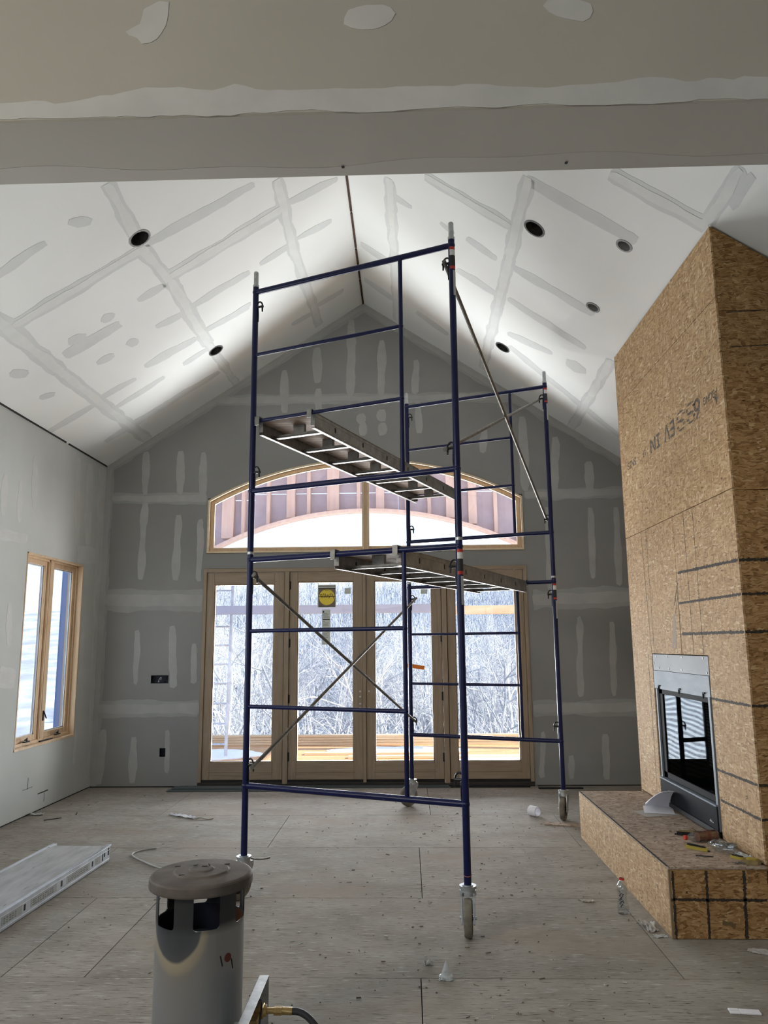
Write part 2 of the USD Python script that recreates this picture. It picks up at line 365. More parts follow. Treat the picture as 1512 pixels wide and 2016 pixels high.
GABLE_STRIP = [(-3.2,3.96,-3.19,3.44,.076),(-2.77,3.96,-2.76,3.44,.082),(-2.49,3.95,-2.48,3.43,.076),(-3.18,3.33,-3.2,2.4,.069),(-2.76,3.16,-2.78,2.39,.068),(-2.49,3.11,-2.49,2.37,.056),(-3.21,1.78,-3.2,1.16,.049),(-2.79,1.82,-2.75,1.13,.073),(-2.52,1.62,-2.51,1.17,.06),(-3.19,.55,-3.19,.06,.071),(-2.8,.63,-2.79,.16,.047),(-3.55,.64,-3.59,.04,.084),(-.27,5.36,-.28,4.66,.083),(.16,5.09,.14,4.67,.063),(-1.08,5.29,-1.08,4.83,.102),(-1.49,4.99,-1.48,4.46,.083),(-1.06,4.74,-1.06,4.46,.076),(-.65,5.64,-.66,4.67,.083),(-.53,4.41,-.53,4.3,.107),(-.28,4.45,-.28,4.32,.107),(-.51,4.3,-.51,4.15,.094),(-.27,4.29,-.27,4.14,.107),(.18,4.56,.18,4.17,.063),(.98,4.2,.96,3.9,.074),(1.84,4.06,1.8,3.41,.086),(2.23,3.75,2.23,3.4,.092),(1.45,4.33,1.46,3.41,.086),(2.25,.55,2.24,.08,.069),(1.54,.59,1.51,.1,.046),(1.85,.32,1.84,.08,.057),(1.72,3.2,1.7,2.22,.054),(2.22,3.19,2.21,2.34,.06),(2.02,1.89,1.99,.99,.053),(2.4,1.83,2.38,.99,.053),(2.53,3.19,2.51,2.27,.054)]
LEFT_JOINT = [(8.41,2.63,9.13,2.67,.155),(6.75,2.62,7.24,2.64,.068),(8.62,1.27,9.12,1.26,.138),(6.94,1.34,7.21,1.31,.136),(8.98,3.75,9.12,-.01,.21)]
LEFT_STRIP = [(6.77,3.16,6.78,2.8,.088),(7.05,3.17,7.08,2.78,.077),(8.28,3.7,8.36,2.75,.119),(8.59,3.71,8.65,2.78,.17),(7.01,1.99,7.05,1.63,.073),(8.65,1.8,8.71,.94,.082),(8.63,.67,8.62,.34,.067),(7.3,3.47,7.34,2.96,.083)]
HEADER_BAND = [(-1.397,3.479),(-1.278,3.471),(-1.161,3.471),(-1.065,3.484),(-.967,3.495),(-.896,3.512),(-.771,3.523),(-.717,3.514),(-.664,3.493),(-.619,3.501),(-.567,3.522),(-.514,3.504),(-.46,3.496),(-.283,3.496),(-.054,3.493),(.295,3.493),(.33,3.474),(.365,3.479),(.512,3.47),(.686,3.488),(.858,3.503),(.926,3.496),(.986,3.477),(1.071,3.488),(1.139,3.479),(1.191,3.495),(1.251,3.481),(1.243,3.395),(-.054,3.4),(-1.39,3.402)]
HEADER_PATCH = [[(-.847,3.85),(-.83,3.846),(-.834,3.752),(-.86,3.713),(-.896,3.699),(-.92,3.724),(-.961,3.737),(-.907,3.765),(-.893,3.831)],[(-.188,3.754),(-.169,3.79),(-.106,3.812),(-.044,3.811),(-.021,3.784),(-.035,3.749),(-.081,3.73),(-.152,3.735)],[(.517,3.8),(.544,3.812),(.613,3.809),(.664,3.795),(.668,3.759),(.645,3.733),(.593,3.743),(.54,3.768)]]

# ================================================================== structure
def wob(poly, seed, amp=.012, step=.05):
    """an uneven trowelled edge"""
    rng = np.random.default_rng(seed)
    ring = poly.exterior
    n = max(8, int(ring.length / step))
    pts = np.array([ring.interpolate(k / n, normalized=True).coords[0] for k in range(n)])
    t = np.roll(pts, -1, 0) - np.roll(pts, 1, 0)
    nn = np.c_[t[:, 1], -t[:, 0]] / np.maximum(np.linalg.norm(t, axis=1), 1e-9)[:, None]
    a = rng.normal(size=n); a = (a + np.roll(a, 1) + np.roll(a, 2) + np.roll(a, 3)) / 2
    return Polygon(pts + nn * (a * amp)[:, None]).buffer(0)


def strip_poly(row, seed, joint):
    x0, y0, x1, y1, w = row
    p, q = np.array([x0, y0]), np.array([x1, y1])
    L = np.linalg.norm(q - p); d = (q - p) / max(L, 1e-6); n = np.array([-d[1], d[0]])
    m = max(3, int(L / .12))
    t = np.linspace(0, 1, m)
    rng = np.random.default_rng(seed)
    prof = np.ones(m) if joint else np.minimum(1, .45 + .75 * np.sin(np.pi * np.clip(t, .02, .98)) ** .5)
    prof = prof * (1 + rng.normal(size=m) * .10)
    c = p + d * (t * L)[:, None]
    poly = Polygon(np.vstack([c + n * (prof * w / 2)[:, None], (c - n * (prof * w / 2)[:, None])[::-1]])).buffer(.012, quad_segs=3)
    return wob(poly if poly.geom_type == 'Polygon' else poly.convex_hull, seed, .006)


def compound(parent, rows, o, u, v, wide, narrow, joint, seed, widen=1.0, clip=None, n=None):
    o = np.asarray(o, float)
    n = np.zeros(3) if n is None else n      # given where the plane's own normal points out of the room
    for k, r in enumerate(rows):
        r2 = (*r[:4], r[4] * (widen if joint else 1.0))
        g = strip_poly(r2, seed + k, joint)
        if clip is not None:
            g = g.intersection(clip)
        if g.is_empty:
            continue
        nm = 'joint_compound_band' if joint else ('filler_patch' if math.hypot(r[2] - r[0], r[3] - r[1]) < .3 else 'screw_line_compound')
        a = obj(nm, plate(g, .0010 + .00004 * (k + seed % 7), o + n * (.0010 + .00004 * (k + seed % 7)), u, v), wide, parent, smooth=False)
        if joint and narrow is not None:
            g2 = strip_poly((*r[:4], r[4] * .55), seed + 300 + k, True)
            if clip is not None:
                g2 = g2.intersection(clip)
            obj('tape_line', plate(g2, .0028 + .00005 * k, o + n * (.0028 + .00005 * k), u, v), narrow, a, smooth=False)


# --- floor: sheets of subfloor over a dark base
fl = struct('floor', 'grey dusty strand board subfloor laid in long sheets across the room', 'floor')
obj('floor_base', bx(-6.0, 6.0, -4.2, 9.3, -.20, -.021), DARKGAP, fl, smooth=False)
rows = [9.25, 7.62, 6.449, 5.222, 4.036, 2.82, 1.60, .38, -.84, -2.06, -3.28, -4.15]
seams = [[-2.4, .2, 2.5], [-3.58, -1.142, 1.36], [-2.36, .075, 2.51], [-2.025, -1.61, 1.313], [-2.40, .045, 2.48], [-1.0, 1.44], [-2.3, .14, 2.6], [-1.1, 1.34], [-2.4, .05, 2.5], [-1.1, 1.34], [-2.4, .05, 2.5]]
for r in range(len(rows) - 1):
    xs = [-5.95] + seams[r] + [5.95]
    for k in range(len(xs) - 1):
        g = .0022
        obj('subfloor_panel', cbx(xs[k] + g, xs[k + 1] - g, rows[r + 1] + g, rows[r] - g, -.021, 0.0, .0015), FLOORS[(r * 2 + k) % 3], fl, smooth=False)

# --- back gable wall with the door opening and the arched window opening
DX0, DX1, DZ = -2.432, 1.427, 2.50
ACX = -.5
arc_x = np.linspace(-2.40, 1.41, 33)
ARC_R = 2.78 * 2.78 / (2 * .74) + .37


def arch_z(x, off=0.0):
    R = 3.93
    return 3.845 - R + math.sqrt(max((R + off) ** 2 - (x - ACX) ** 2, 0))


AZ0 = 2.697
arch_hole = Polygon([(-2.408, AZ0), (-2.408, arch_z(-2.36))] + [(x, arch_z(x)) for x in np.linspace(-2.36, 1.36, 41)] + [(1.415, arch_z(1.36)), (1.415, AZ0)])
gable = Polygon([(XL - .15, .012), (XR + .15, .012), (XR + .15, ZE - .15 * SLOPE + .02), (XRIDGE, ZRIDGE + .02), (XL - .15, ZE - .15 * SLOPE + .02)])
gable = gable.difference(sbox(DX0, -.1, DX1, DZ + .012)).difference(arch_hole).difference(sbox(-3.020, 1.168, -2.812, 1.262)).difference(sbox(-2.884, .338, -2.816, .436))
wb = struct('wall_back', 'grey taped drywall gable wall around the glazed doors and arched window', 'wall')
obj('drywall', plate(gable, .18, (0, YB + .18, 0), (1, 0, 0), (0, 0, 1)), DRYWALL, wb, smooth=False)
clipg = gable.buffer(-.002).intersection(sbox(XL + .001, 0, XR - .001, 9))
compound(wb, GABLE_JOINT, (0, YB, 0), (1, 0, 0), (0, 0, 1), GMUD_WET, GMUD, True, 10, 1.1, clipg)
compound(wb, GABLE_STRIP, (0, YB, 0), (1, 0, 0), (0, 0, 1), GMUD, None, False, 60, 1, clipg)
obj('sole_plate', [bx(XL, DX0 - .03, YB + .004, YB + .1, -.02, .0125), bx(DX1 + .03, XR, YB + .004, YB + .1, -.02, .0125)], DARKGAP, wb, smooth=False)

# --- left wall with its window opening (and an added, unseen one further along for daylight)
WY0, WY1, WZ0, WZ1 = 7.278, 8.582, .640, 2.520
left = sbox(HY0, .012, YB + .18, ZE + .02).difference(sbox(WY0, WZ0, WY1, WZ1)).difference(sbox(3.1, .7, 5.5, 2.7))
wl = struct('wall_left', 'long drywall side wall with the twin casement window', 'wall')
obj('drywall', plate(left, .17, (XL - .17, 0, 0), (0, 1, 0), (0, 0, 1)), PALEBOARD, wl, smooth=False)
clipl = left.intersection(sbox(0, 0, YB - .001, ZE - .03))
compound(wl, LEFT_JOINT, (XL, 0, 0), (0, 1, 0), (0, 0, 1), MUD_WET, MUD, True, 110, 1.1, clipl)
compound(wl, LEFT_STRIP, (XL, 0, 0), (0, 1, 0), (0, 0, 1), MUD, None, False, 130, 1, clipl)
obj('sole_plate', bx(XL - .1, XL - .004, HY0, YB, -.02, .0125), DARKGAP, wl, smooth=False)
# pencil marks low on the wall
for (y, z, dy, dz) in ((7.60, .30, .004, .11), (7.60, .255, .10, .004), (7.96, .115, .004, .10), (7.93, .165, .11, .012)):
    obj('pencil_mark', bx(XL, XL + .0008, y - dy, y + dy, z - dz / 2, z + dz / 2), DECALK, wl, smooth=False)

# --- right wall (mostly behind the chimney chase)
wr = struct('wall_right', 'drywall side wall behind the boarded fireplace chase', 'wall')
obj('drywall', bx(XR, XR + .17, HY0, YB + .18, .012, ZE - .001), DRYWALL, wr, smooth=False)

# --- sloped ceiling, holed for the recessed lights
ce = struct('ceiling', 'white vaulted ceiling with taped joints rising to a ridge', 'ceiling')
cs, sn, csR, snR = math.cos(ANG), math.sin(ANG), math.cos(ANG_R), math.sin(ANG_R)
CANS_L = [(5.592, 1.891, .088), (7.997, 1.911, .083)]
CANS_R = [(5.612, 1.892, .088), (5.217, 1.204, .060), (6.231, 1.186, .060), (8.006, 1.842, .083)]
frames = {'L': ((XL, 0, ZE), np.array([0, 1, 0.]), np.array([cs, 0, sn])), 'R': ((XR, 0, ZE), np.array([0, 1, 0.]), np.array([-csR, 0, snR]))}


def on_slope(side, y, v, off=0.0):
    o, u, w = frames[side]
    n = np.array([sn, 0, -cs]) if side == 'L' else np.array([-snR, 0, -csR])
    return np.array(o) + u * y + w * v + n * off


for side, cans in (('L', CANS_L), ('R', CANS_R)):
    o, u, w = frames[side]
    SL = (XRIDGE - XL) / cs if side == 'L' else (XR - XRIDGE) / csR
    sheet = sbox(HY0, -.004, YB + .03, SL - .004)
    for (y, v, r) in cans:
        sheet = sheet.difference(Point(y, v).buffer(r, quad_segs=10))
    n = np.array([sn, 0, -cs]) if side == 'L' else np.array([-snR, 0, -csR])
    m = plate(sheet, .016, np.array(o), u, w)       # u x w points into the room on the left slope, out of it on the right
    c = np.cross(u, w)
    if c @ n > 0:
        m.apply_translation(-n * .016)
    obj('sloped_drywall', m, CEILBOARD, ce, smooth=False)
    back = plate(sbox(HY0 - .4, -.4, YB + .2, SL + .12), .05, np.array(o) - n * (.22 if c @ n < 0 else .27), u, w)
    obj('roof_deck', back, DARKGAP, ce, smooth=False)
    joints, strips = (CL_JOINT, CL_STRIP) if side == 'L' else (CR_JOINT, CR_STRIP)
    nn = None if c @ n > 0 else n
    clipc = sheet.intersection(sbox(HY1 + .01, .02, YB - .002, SL - .02))
    compound(ce, joints, o, u, w, CMUD, CMUD_LIGHT, True, 200 if side == 'L' else 260, 1.25, clipc, nn)
    compound(ce, strips, o, u, w, CMUD, None, False, 320 if side == 'L' else 380, 1, clipc, nn)
# cracks left open at the ridge and along the left eave
obj('ridge_gap', cat([bx(XRIDGE - .011, XRIDGE + .011, 2.75 + k * .71, 2.75 + k * .71 + .68, ZRIDGE - .014, ZRIDGE + .01) for k in range(9)]), look('rust_brown_gap', (.06, .028, .016), rough=.9), ce, smooth=False)
obj('eave_gap', [bx(XL - .001, XL + .012, 2.75, 7.93, ZE - .006, ZE + .012), bx(XL - .001, XL + .012, 8.0, YB - .01, ZE - .006, ZE + .012)], DARKGAP, ce, smooth=False)

# recessed light cans: each stands in its hole
CANIN = look('can_housing', [(.3, (.05, .05, .048)), (.7, (.13, .125, .115))], scale=20, rough=.45, metal=.5)
CANLIGHT = look('bright_can_housing', [(.3, (.30, .31, .31)), (.7, (.44, .45, .46))], scale=25, rough=.5, metal=.1)
COPPER = look('orange_can_fitting', (.45, .13, .04), rough=.5)
can_labels = ['dark empty recessed light can on the left slope, the larger one by the crossed joints', 'dark empty recessed light can on the left slope near the gable wall',
              'largest dark recessed light can high on the right slope near the ridge side', 'small recessed light can with an orange fitting, highest by the chase corner',
              'small recessed light can with an orange fitting midway down the chase edge', 'dark recessed light can on the right slope nearest the gable wall']
for k, (side, (y, v, r)) in enumerate([('L', c) for c in CANS_L] + [('R', c) for c in CANS_R]):
    p0 = on_slope(side, y, v)
    n = np.array([sn, 0, -cs]) if side == 'L' else np.array([-snR, 0, -csR])
    t = thing('recessed_light', can_labels[k], 'recessed light', p0, group='recessed ceiling lights')
    ro, ri = r - .004, r - .010
    dp = .15 if r > .07 else .085
    sil = lathe([(ri, .004), (ro, .004), (ro, -dp), (0.0, -dp), (0, -dp + .004), (ri, -dp + .004), (ri, .004)], 28)
    T = np.eye(4); x_, y_, z_ = frame_of(n)
    T[:3, 0], T[:3, 1], T[:3, 2] = x_, y_, z_
    sil.apply_transform(T)
    obj('housing', sil, CANLIGHT if r < .07 else CANIN, t)
    lip = lathe([(ri - .001, .0015), (ro + .010, .0015), (ro + .010, .004), (ri - .001, .004), (ri - .001, .0015)], 28); lip.apply_transform(T)
    obj('trim_lip', lip, CANIN, t)
    fit = cat([moved(cbx(-.022, .022, -.018, .018, -dp + .005, -dp + .045, .004), (0.012, .006, 0)), tube((-.02, -.02, -dp + .02), (.02, .03, -dp + .04), .006)]); fit.apply_transform(T)
    obj('junction_fitting', fit, COPPER if r < .07 or k == 0 else CANIN, t)

# --- header wall between this room and the one the picture is taken from
wf = struct('wall_front', 'beige drywall header beam crossing the top of the view', 'wall')
obj('header_drywall', cbx(-5.9, 5.9, HY0, HY1, HZ, 6.6, .006), BEIGE, wf, smooth=False)
obj('header_return', [bx(-6, XL - .0005, HY0, HY1, .0, HZ), bx(XR + .0005, 6, HY0, HY1, 0, HZ)], BEIGE, wf, smooth=False)
hb = Polygon(HEADER_BAND).buffer(0).union(sbox(-5.8, HZ + .012, -1.2, HZ + .075)).union(sbox(1.2, HZ + .012, 5.8, HZ + .085)).buffer(0).intersection(sbox(-6, HZ + .0065, 6, HZ + 1))
obj('joint_compound_band', plate(wob(max(getattr(hb, 'geoms', [hb]), key=lambda q: q.area), 3, .004, .04), .0015, (0, HY0, 0), (1, 0, 0), (0, 0, 1)), MUD, wf, smooth=False)
for q in HEADER_PATCH:
    pt = obj('filler_patch', plate(wob(Polygon(q).buffer(.01), 5, .004, .03), .0015, (0, HY0, 0), (1, 0, 0), (0, 0, 1)), MUD, wf, smooth=False)
sof = Polygon([(x, HY1 - .004) for x in (-5.8, 5.8)] + [(x, HY1 - .085 - .02 * math.sin(x * 3.1) - .012 * math.sin(x * 9 + 1)) for x in np.linspace(5.8, -5.8, 120)])
obj('joint_compound_band', plate(sof, .0004, (0, 0, HZ - .0004), (1, 0, 0), (0, 1, 0)), look('soffit_compound', (.49, .465, .42), rough=.85, spec=.1), wf, smooth=False)
obj('nail_hole', [moved(trimesh.creation.cylinder(.006, .002), (-.22, HY1 - .06, HZ - .002)), moved(trimesh.creation.cylinder(.006, .002), (.63, HY1 - .05, HZ - .002))], DARKGAP, wf)

# --- the room behind the camera
wx = struct('wall_rear', 'drywall walls of the adjoining room behind the viewer', 'wall')
rear = sbox(-6, .0, 6, 4.6).difference(sbox(-1.6, .6, 2.6, 3.1))
obj('drywall', plate(rear, .17, (0, -4.0, 0), (1, 0, 0), (0, 0, 1)), BEIGE, wx, smooth=False)
obj('side_drywall', [bx(-6.15, -6, -4.2, HY1, 0, 4.6), bx(6, 6.15, -4.2, HY1, 0, 4.6)], BEIGE, wx, smooth=False)
obj('ceiling_drywall', bx(-6.1, 6.1, -4.2, HY0, 4.55, 4.7), CEILBOARD, wx, smooth=False)

# ================================================================== doors and windows
# --- the four glazed door panels in one pine frame
tr = struct('trim_1', 'pale pine frame around the four glazed doors', 'door frame')
fy0, fy1 = YB - .012, YB + .13
MULL = [(-1.462, -1.386), (-.536, -.470), (.400, .482)]
obj('jamb', cbx(DX0, DX0 + .042, fy0, fy1, .05, DZ), PINE, tr)
obj('jamb', cbx(DX1 - .042, DX1, fy0, fy1, .05, DZ), PINE, tr)
obj('head', cbx(DX0, DX1, fy0 + .001, fy1, DZ - .034, DZ + .010), PINE_H, tr)
obj('mullion', cbx(-1.452, -1.396, fy0 - .004, fy1, .035, DZ - .034), PINE, tr)
obj('mullion', cbx(.412, .470, fy0 - .004, fy1, .035, DZ - .034), PINE, tr)
obj('astragal', cbx(-.520, -.484, fy0 - .006, fy0 + .06, .0485, DZ - .034), PINE, tr)
obj('threshold', cbx(DX0, DX1, fy0, fy1 + .03, .0, .048, .004), look('bronze_sill', (.035, .028, .024), rough=.5), tr)
PAN = [(DX0 + .042, -1.455, -2.300, -1.575), (-1.393, -.519, -1.298, -.630), (-.485, .409, -.384, .298), (.473, DX1 - .042, .566, 1.284)]
door_labels = ['glazed pine door panel at the far left of the four', 'glazed pine door with a yellow round sticker on its glass', 'glazed pine door with orange tape across its glass', 'glazed pine door panel nearest the fireplace chase']
gy = YB + .035
for k, (x0, x1, g0, g1) in enumerate(PAN):
    d = struct(f'door_{k + 1}', door_labels[k], 'door')
    y0, y1 = YB + .002, YB + .058
    zt, zb, gt, gb = DZ - .038, .078, 2.345, .272
    if k in (0, 3):
        gt, gb = 2.322, .270
    obj('stile', cbx(x0 + .003, g0, y0, y1, zb, zt), PINE, d)
    obj('stile', cbx(g1, x1 - .003, y0, y1, zb, zt), PINE, d)
    obj('top_rail', cbx(g0, g1, y0 + .001, y1, gt, zt), PINE_H, d)
    obj('bottom_rail', cbx(g0, g1, y0 + .001, y1, zb, gb), PINE_H, d)
    obj('rail_line', bx(g0 - .02, g1 + .02, y0 - .0006, y0 + .002, zb + .078, zb + .081), look('door_groove', (.16, .11, .07), rough=.8) if k == 0 else '/World/Looks/door_groove', d, smooth=False)
    bead = .012
    obj('glazing_bead', [cbx(g0, g0 + bead, y0 + .012, y1 - .006, gb, gt, .002), cbx(g1 - bead, g1, y0 + .012, y1 - .006, gb, gt, .002), cbx(g0, g1, y0 + .012, y1 - .006, gt - bead, gt, .002), cbx(g0, g1, y0 + .012, y1 - .006, gb, gb + bead, .002)], PINE, d)
    obj('pane', bx(g0 + .001, g1 - .001, gy - .002, gy + .002, gb + .001, gt - .001), GLASS, d, smooth=False)
    obj('gap_shadow', [bx(x0 - .001, x0 + .003, y0 + .006, y1, zb, zt), bx(x1 - .003, x1 + .001, y0 + .006, y1, zb, zt), bx(x0, x1, y0 + .006, y1, zb - .03, zb)], DARKGAP, d, smooth=False)
    if k in (1, 2):
        hx = -1.393 if k == 1 else .409
        for hz in ((2.30, 1.62, .98, .33) if k == 1 else (1.67, 1.00, .32)):
            obj('hinge', cat([tube((hx, y0 - .006, hz - .05), (hx, y0 - .006, hz + .05), .0075, n=10), bx(hx - .016, hx + .016, y0 - .002, y0 + .002, hz - .048, hz + .048)]), BLACK, d)
        bx0 = -.555 if k == 1 else -.452
        each('lock_bore', [moved(trimesh.creation.cylinder(.009, .003), (bx0, y0, z), rx=math.pi / 2) for z in ((1.06, 1.00, .92, .87) if k == 1 else (1.06, .87))], SNOW, d)

# --- the arched window over them
w2 = struct('window_2', 'wide arched window with pale pine frame above the glazed doors', 'window')


def arch_ring(off_out, off_in, x0, x1, z0):
    xs = np.linspace(x0, x1, 49)
    outer = [(x0 - off_out * 0, z0)] + [(x, arch_z(x, -off_out)) for x in xs] + [(x1, z0)]
    xi = np.linspace(x0 + (off_in - off_out), x1 - (off_in - off_out), 49)
    inner = [(xi[0], z0 + (off_in - off_out))] + [(x, arch_z(x, -off_in)) for x in xi] + [(xi[-1], z0 + (off_in - off_out))]
    return Polygon(outer).buffer(0).difference(Polygon(inner).buffer(0))


LIGHTPINE = look('bright_pine_trim', [(.2, (.68, .52, .33)), (.5, (.80, .64, .44)), (.8, (.88, .75, .56))], scale=2.2, stretch=(3, 8, 8), rough=.5)  # light from the deck on the frame put into the pine colour
obj('outer_frame', plate(arch_ring(.004, .026, -2.405, 1.412, AZ0 + .002), .13, (0, YB + .118, 0), (1, 0, 0), (0, 0, 1)), LIGHTPINE, w2, smooth=False)
obj('sash', plate(arch_ring(.028, .062, -2.381, 1.388, AZ0 + .026), .05, (0, YB + .09, 0), (1, 0, 0), (0, 0, 1)), PINE_W, w2, smooth=False)
obj('glazing_bead', plate(arch_ring(.062, .074, -2.347, 1.354, AZ0 + .060), .035, (0, YB + .085, 0), (1, 0, 0), (0, 0, 1)), LIGHTPINE, w2, smooth=False)
obj('mullion', cbx(-.526, -.442, YB + .025, YB + .09, AZ0 + .03, arch_z(-.5) - .03), PINE_W, w2)
obj('mullion_bead', [cbx(-.516, -.506, YB + .019, YB + .03, AZ0 + .03, arch_z(-.5) - .03, .002), cbx(-.462, -.452, YB + .019, YB + .03, AZ0 + .03, arch_z(-.5) - .03, .002)], LIGHTPINE, w2)
for a, b in ((-2.335, -.526), (-.442, 1.342)):
    xs = np.linspace(a, b, 25)
    obj('pane', plate(Polygon([(a, AZ0 + .072)] + [(x, arch_z(x, -.072)) for x in xs] + [(b, AZ0 + .072)]).buffer(0), .004, (0, YB + .064, 0), (1, 0, 0), (0, 0, 1)), GLASS, w2, smooth=False)

# --- twin casement in the left wall
w1 = struct('window_1', 'twin casement window with pine liner in the side wall', 'window')
lx0, lx1 = XL - .165, XL + .004
obj('liner', cbx(lx0, lx1, WY0, WY0 + .018, WZ0, WZ1, .002), PINE_W, w1)
obj('liner', cbx(lx0, lx1, WY1 - .018, WY1, WZ0, WZ1, .002), PINE_W, w1)
obj('liner', cbx(lx0, lx1, WY0, WY1, WZ1 - .018, WZ1, .002), PINE_W, w1)
obj('stool', cbx(lx0, lx1 + .004, WY0 - .004, WY1, WZ0 - .006, WZ0 + .016, .002), PINE_W, w1)
WM = 7.925
obj('mullion', cbx(XL - .135, XL - .050, WM - .034, WM + .034, WZ0 + .016, WZ1 - .018), PINE_W, w1)
for a, b in ((WY0 + .018, WM - .034), (WM + .034, WY1 - .018)):
    x0, x1 = XL - .125, XL - .075
    z0, z1 = WZ0 + .016, WZ1 - .018
    s = obj('casement', cat([cbx(x0, x1, a, a + .068, z0, z1), cbx(x0, x1, b - .068, b, z0, z1), cbx(x0, x1, a + .068, b - .068, z0, z0 + .085), cbx(x0, x1, a + .068, b - .068, z1 - .068, z1)]), PINE_W, w1)
    obj('stop_bead', cat([cbx(x1, x1 + .02, a, a + .022, z0, z1, .002), cbx(x1, x1 + .02, b - .022, b, z0, z1, .002), cbx(x1, x1 + .02, a, b, z1 - .022, z1, .002), cbx(x1, x1 + .028, a, b, z0, z0 + .03, .002)]), PINE_W, s)
    obj('spacer', cat([bx(x0 + .012, x0 + .03, a + .068, a + .078, z0 + .085, z1 - .068), bx(x0 + .012, x0 + .03, b - .078, b - .068, z0 + .085, z1 - .068), bx(x0 + .012, x0 + .03, a + .068, b - .068, z0 + .085, z0 + .095), bx(x0 + .012, x0 + .03, a + .068, b - .068, z1 - .078, z1 - .068)]), ALU, s, smooth=False)
    obj('pane', bx(x0 + .019, x0 + .023, a + .07, b - .07, z0 + .087, z1 - .07), GLASS, s, smooth=False)
    c = (a + b) / 2
    obj('crank', cat([cbx(x1 + .02, x1 + .05, c - .05, c + .05, z0 + .030, z0 + .042), tube((x1 + .04, c, z0 + .04), (x1 + .055, c - .03, z0 + .075), .006, n=8), tube((x1 + .055, c - .03, z0 + .075), (x1 + .06, c - .075, z0 + .06), .005, n=8), moved(trimesh.creation.icosphere(1, .009), (x1 + .06, c - .075, z0 + .06))]), BLACK, w1)
obj('lock_lever', cat([cbx(XL - .05, XL - .040, WM - .008, WM + .008, .86, .96), tube((XL - .04, WM, .95), (XL - .028, WM + .035, .88), .006, n=8)]), BLACK, w1)
obj('crank', cbx(XL - .055, XL - .03, WM - .06, WM + .22, WZ0 + .016, WZ0 + .026), BLACK, w1)

w3 = struct('window_3', 'added side window further along the left wall', 'window')  # unseen window, added as a daylight opening
obj('casement', plate(sbox(3.1, .7, 5.5, 2.7).difference(sbox(3.18, .78, 4.27, 2.62)).difference(sbox(4.33, .78, 5.42, 2.62)), .06, (XL - .12, 0, 0), (0, 1, 0), (0, 0, 1)), PINE_W, w3, smooth=False)
obj('pane', [bx(XL - .09, XL - .086, 3.18, 4.27, .78, 2.62), bx(XL - .09, XL - .086, 4.33, 5.42, .78, 2.62)], GLASS, w3, smooth=False)
w4 = struct('window_4', 'large added window in the rear wall of the adjoining room', 'window')  # unseen window, added to let daylight towards the header
obj('casement', plate(sbox(-1.6, .6, 2.6, 3.1).difference(sbox(-1.5, .7, .46, 3.0)).difference(sbox(.54, .7, 2.5, 3.0)), .06, (0, -4.05, 0), (1, 0, 0), (0, 0, 1)), PINE_W, w4, smooth=False)
obj('pane', [bx(-1.5, .46, -4.08, -4.076, .7, 3.0), bx(.54, 2.5, -4.08, -4.076, .7, 3.0)], GLASS, w4, smooth=False)

# --- stickers and tape stuck on the glass
YEL = backlit('yellow_print', (.44, .38, .10), .42)
FILM = backlit('sticker_film', (.46, .47, .44), .28)
TAUPE = backlit('taupe_print', (.20, .17, .145), .35)
sy = gy - .004
t = thing('window_sticker', 'square taupe sticker with yellow disc and script on the door glass', 'sticker')
disc = Point(-.951, 2.158).buffer(.094)
obj('sheet', plate(sbox(-1.060, 2.036, -.842, 2.306).difference(sbox(-1.052, 2.05, -.850, 2.270)), .0005, (0, sy, 0), (1, 0, 0), (0, 0, 1)), FILM, t, smooth=False)
obj('print_field', plate(sbox(-1.052, 2.05, -.850, 2.270).difference(disc), .0006, (0, sy - .0002, 0), (1, 0, 0), (0, 0, 1)), TAUPE, t, smooth=False)
obj('yellow_disc', plate(disc, .0008, (0, sy - .0002, 0), (1, 0, 0), (0, 0, 1)), YEL, t, smooth=False)
obj('yellow_tab', bx(-.970, -.928, sy - .0016, sy - .0008, 2.235, 2.272), YEL, t, smooth=False)
for q in ((-1.056, -.846, sy - .002, sy - .001, 2.163, 2.168), (-1.052, -.85, sy - .0018, sy - .001, 2.258, 2.270), (-1.052, -.85, sy - .001, sy - .0002, 2.285, 2.293), (-1.052, -.85, sy - .0018, sy - .001, 2.045, 2.053)):
    obj('rule', bx(*q), DECALK, t, smooth=False)
scr = meshkit.text_mesh('Pella', .052, .0006)
T = np.eye(4); T[0, 1] = .35
scr.apply_transform(T); scr.apply_translation((-scr.bounds[:, 0].mean(), 0, 0))
scr.apply_transform(np.array([[-1, 0, 0, -.948], [0, 0, 1, sy - .0026], [.06, 1, 0, 2.150], [0, 0, 0, 1.]]))
obj('script', scr, DECALK, t, smooth=False)
t = thing('window_sticker', 'tall narrow pale sticker with fine print below the yellow disc', 'sticker')
obj('sheet', bx(-1.008, -.908, sy - .0005, sy, 1.60, 2.010), FILM, t, smooth=False)
each('print_line', [bx(-1.0, -.915, sy - .001, sy - .0004, 1.890, 1.900)] + [bx(-.995, -.995 + w, sy - .001, sy - .0004, z, z + .0035) for z, w in ((1.965, .05), (1.95, .07), (1.935, .06), (1.92, .075), (1.87, .02), (1.85, .07), (1.835, .06), (1.82, .07), (1.75, .06), (1.735, .07), (1.72, .05), (1.70, .07), (1.68, .06))] + [bx(-1.0, -.982, sy - .001, sy - .0004, 1.975, 1.995)], DECALK, t, smooth=False)
for k, (a, b, lab) in enumerate(((-.739, -.666, 'small square grey label in the top corner of the sticker door'), (.170, .250, 'small square grey label high on the taped door glass'))):
    tag(obj('glass_label', bx(a, b, sy - .0005, sy, 2.185 + .01 * (1 - k), 2.255 + .01 * (1 - k)), FILM, smooth=False), lab, 'label')
TAPE = backlit('orange_tape', (.42, .19, .045), .35)
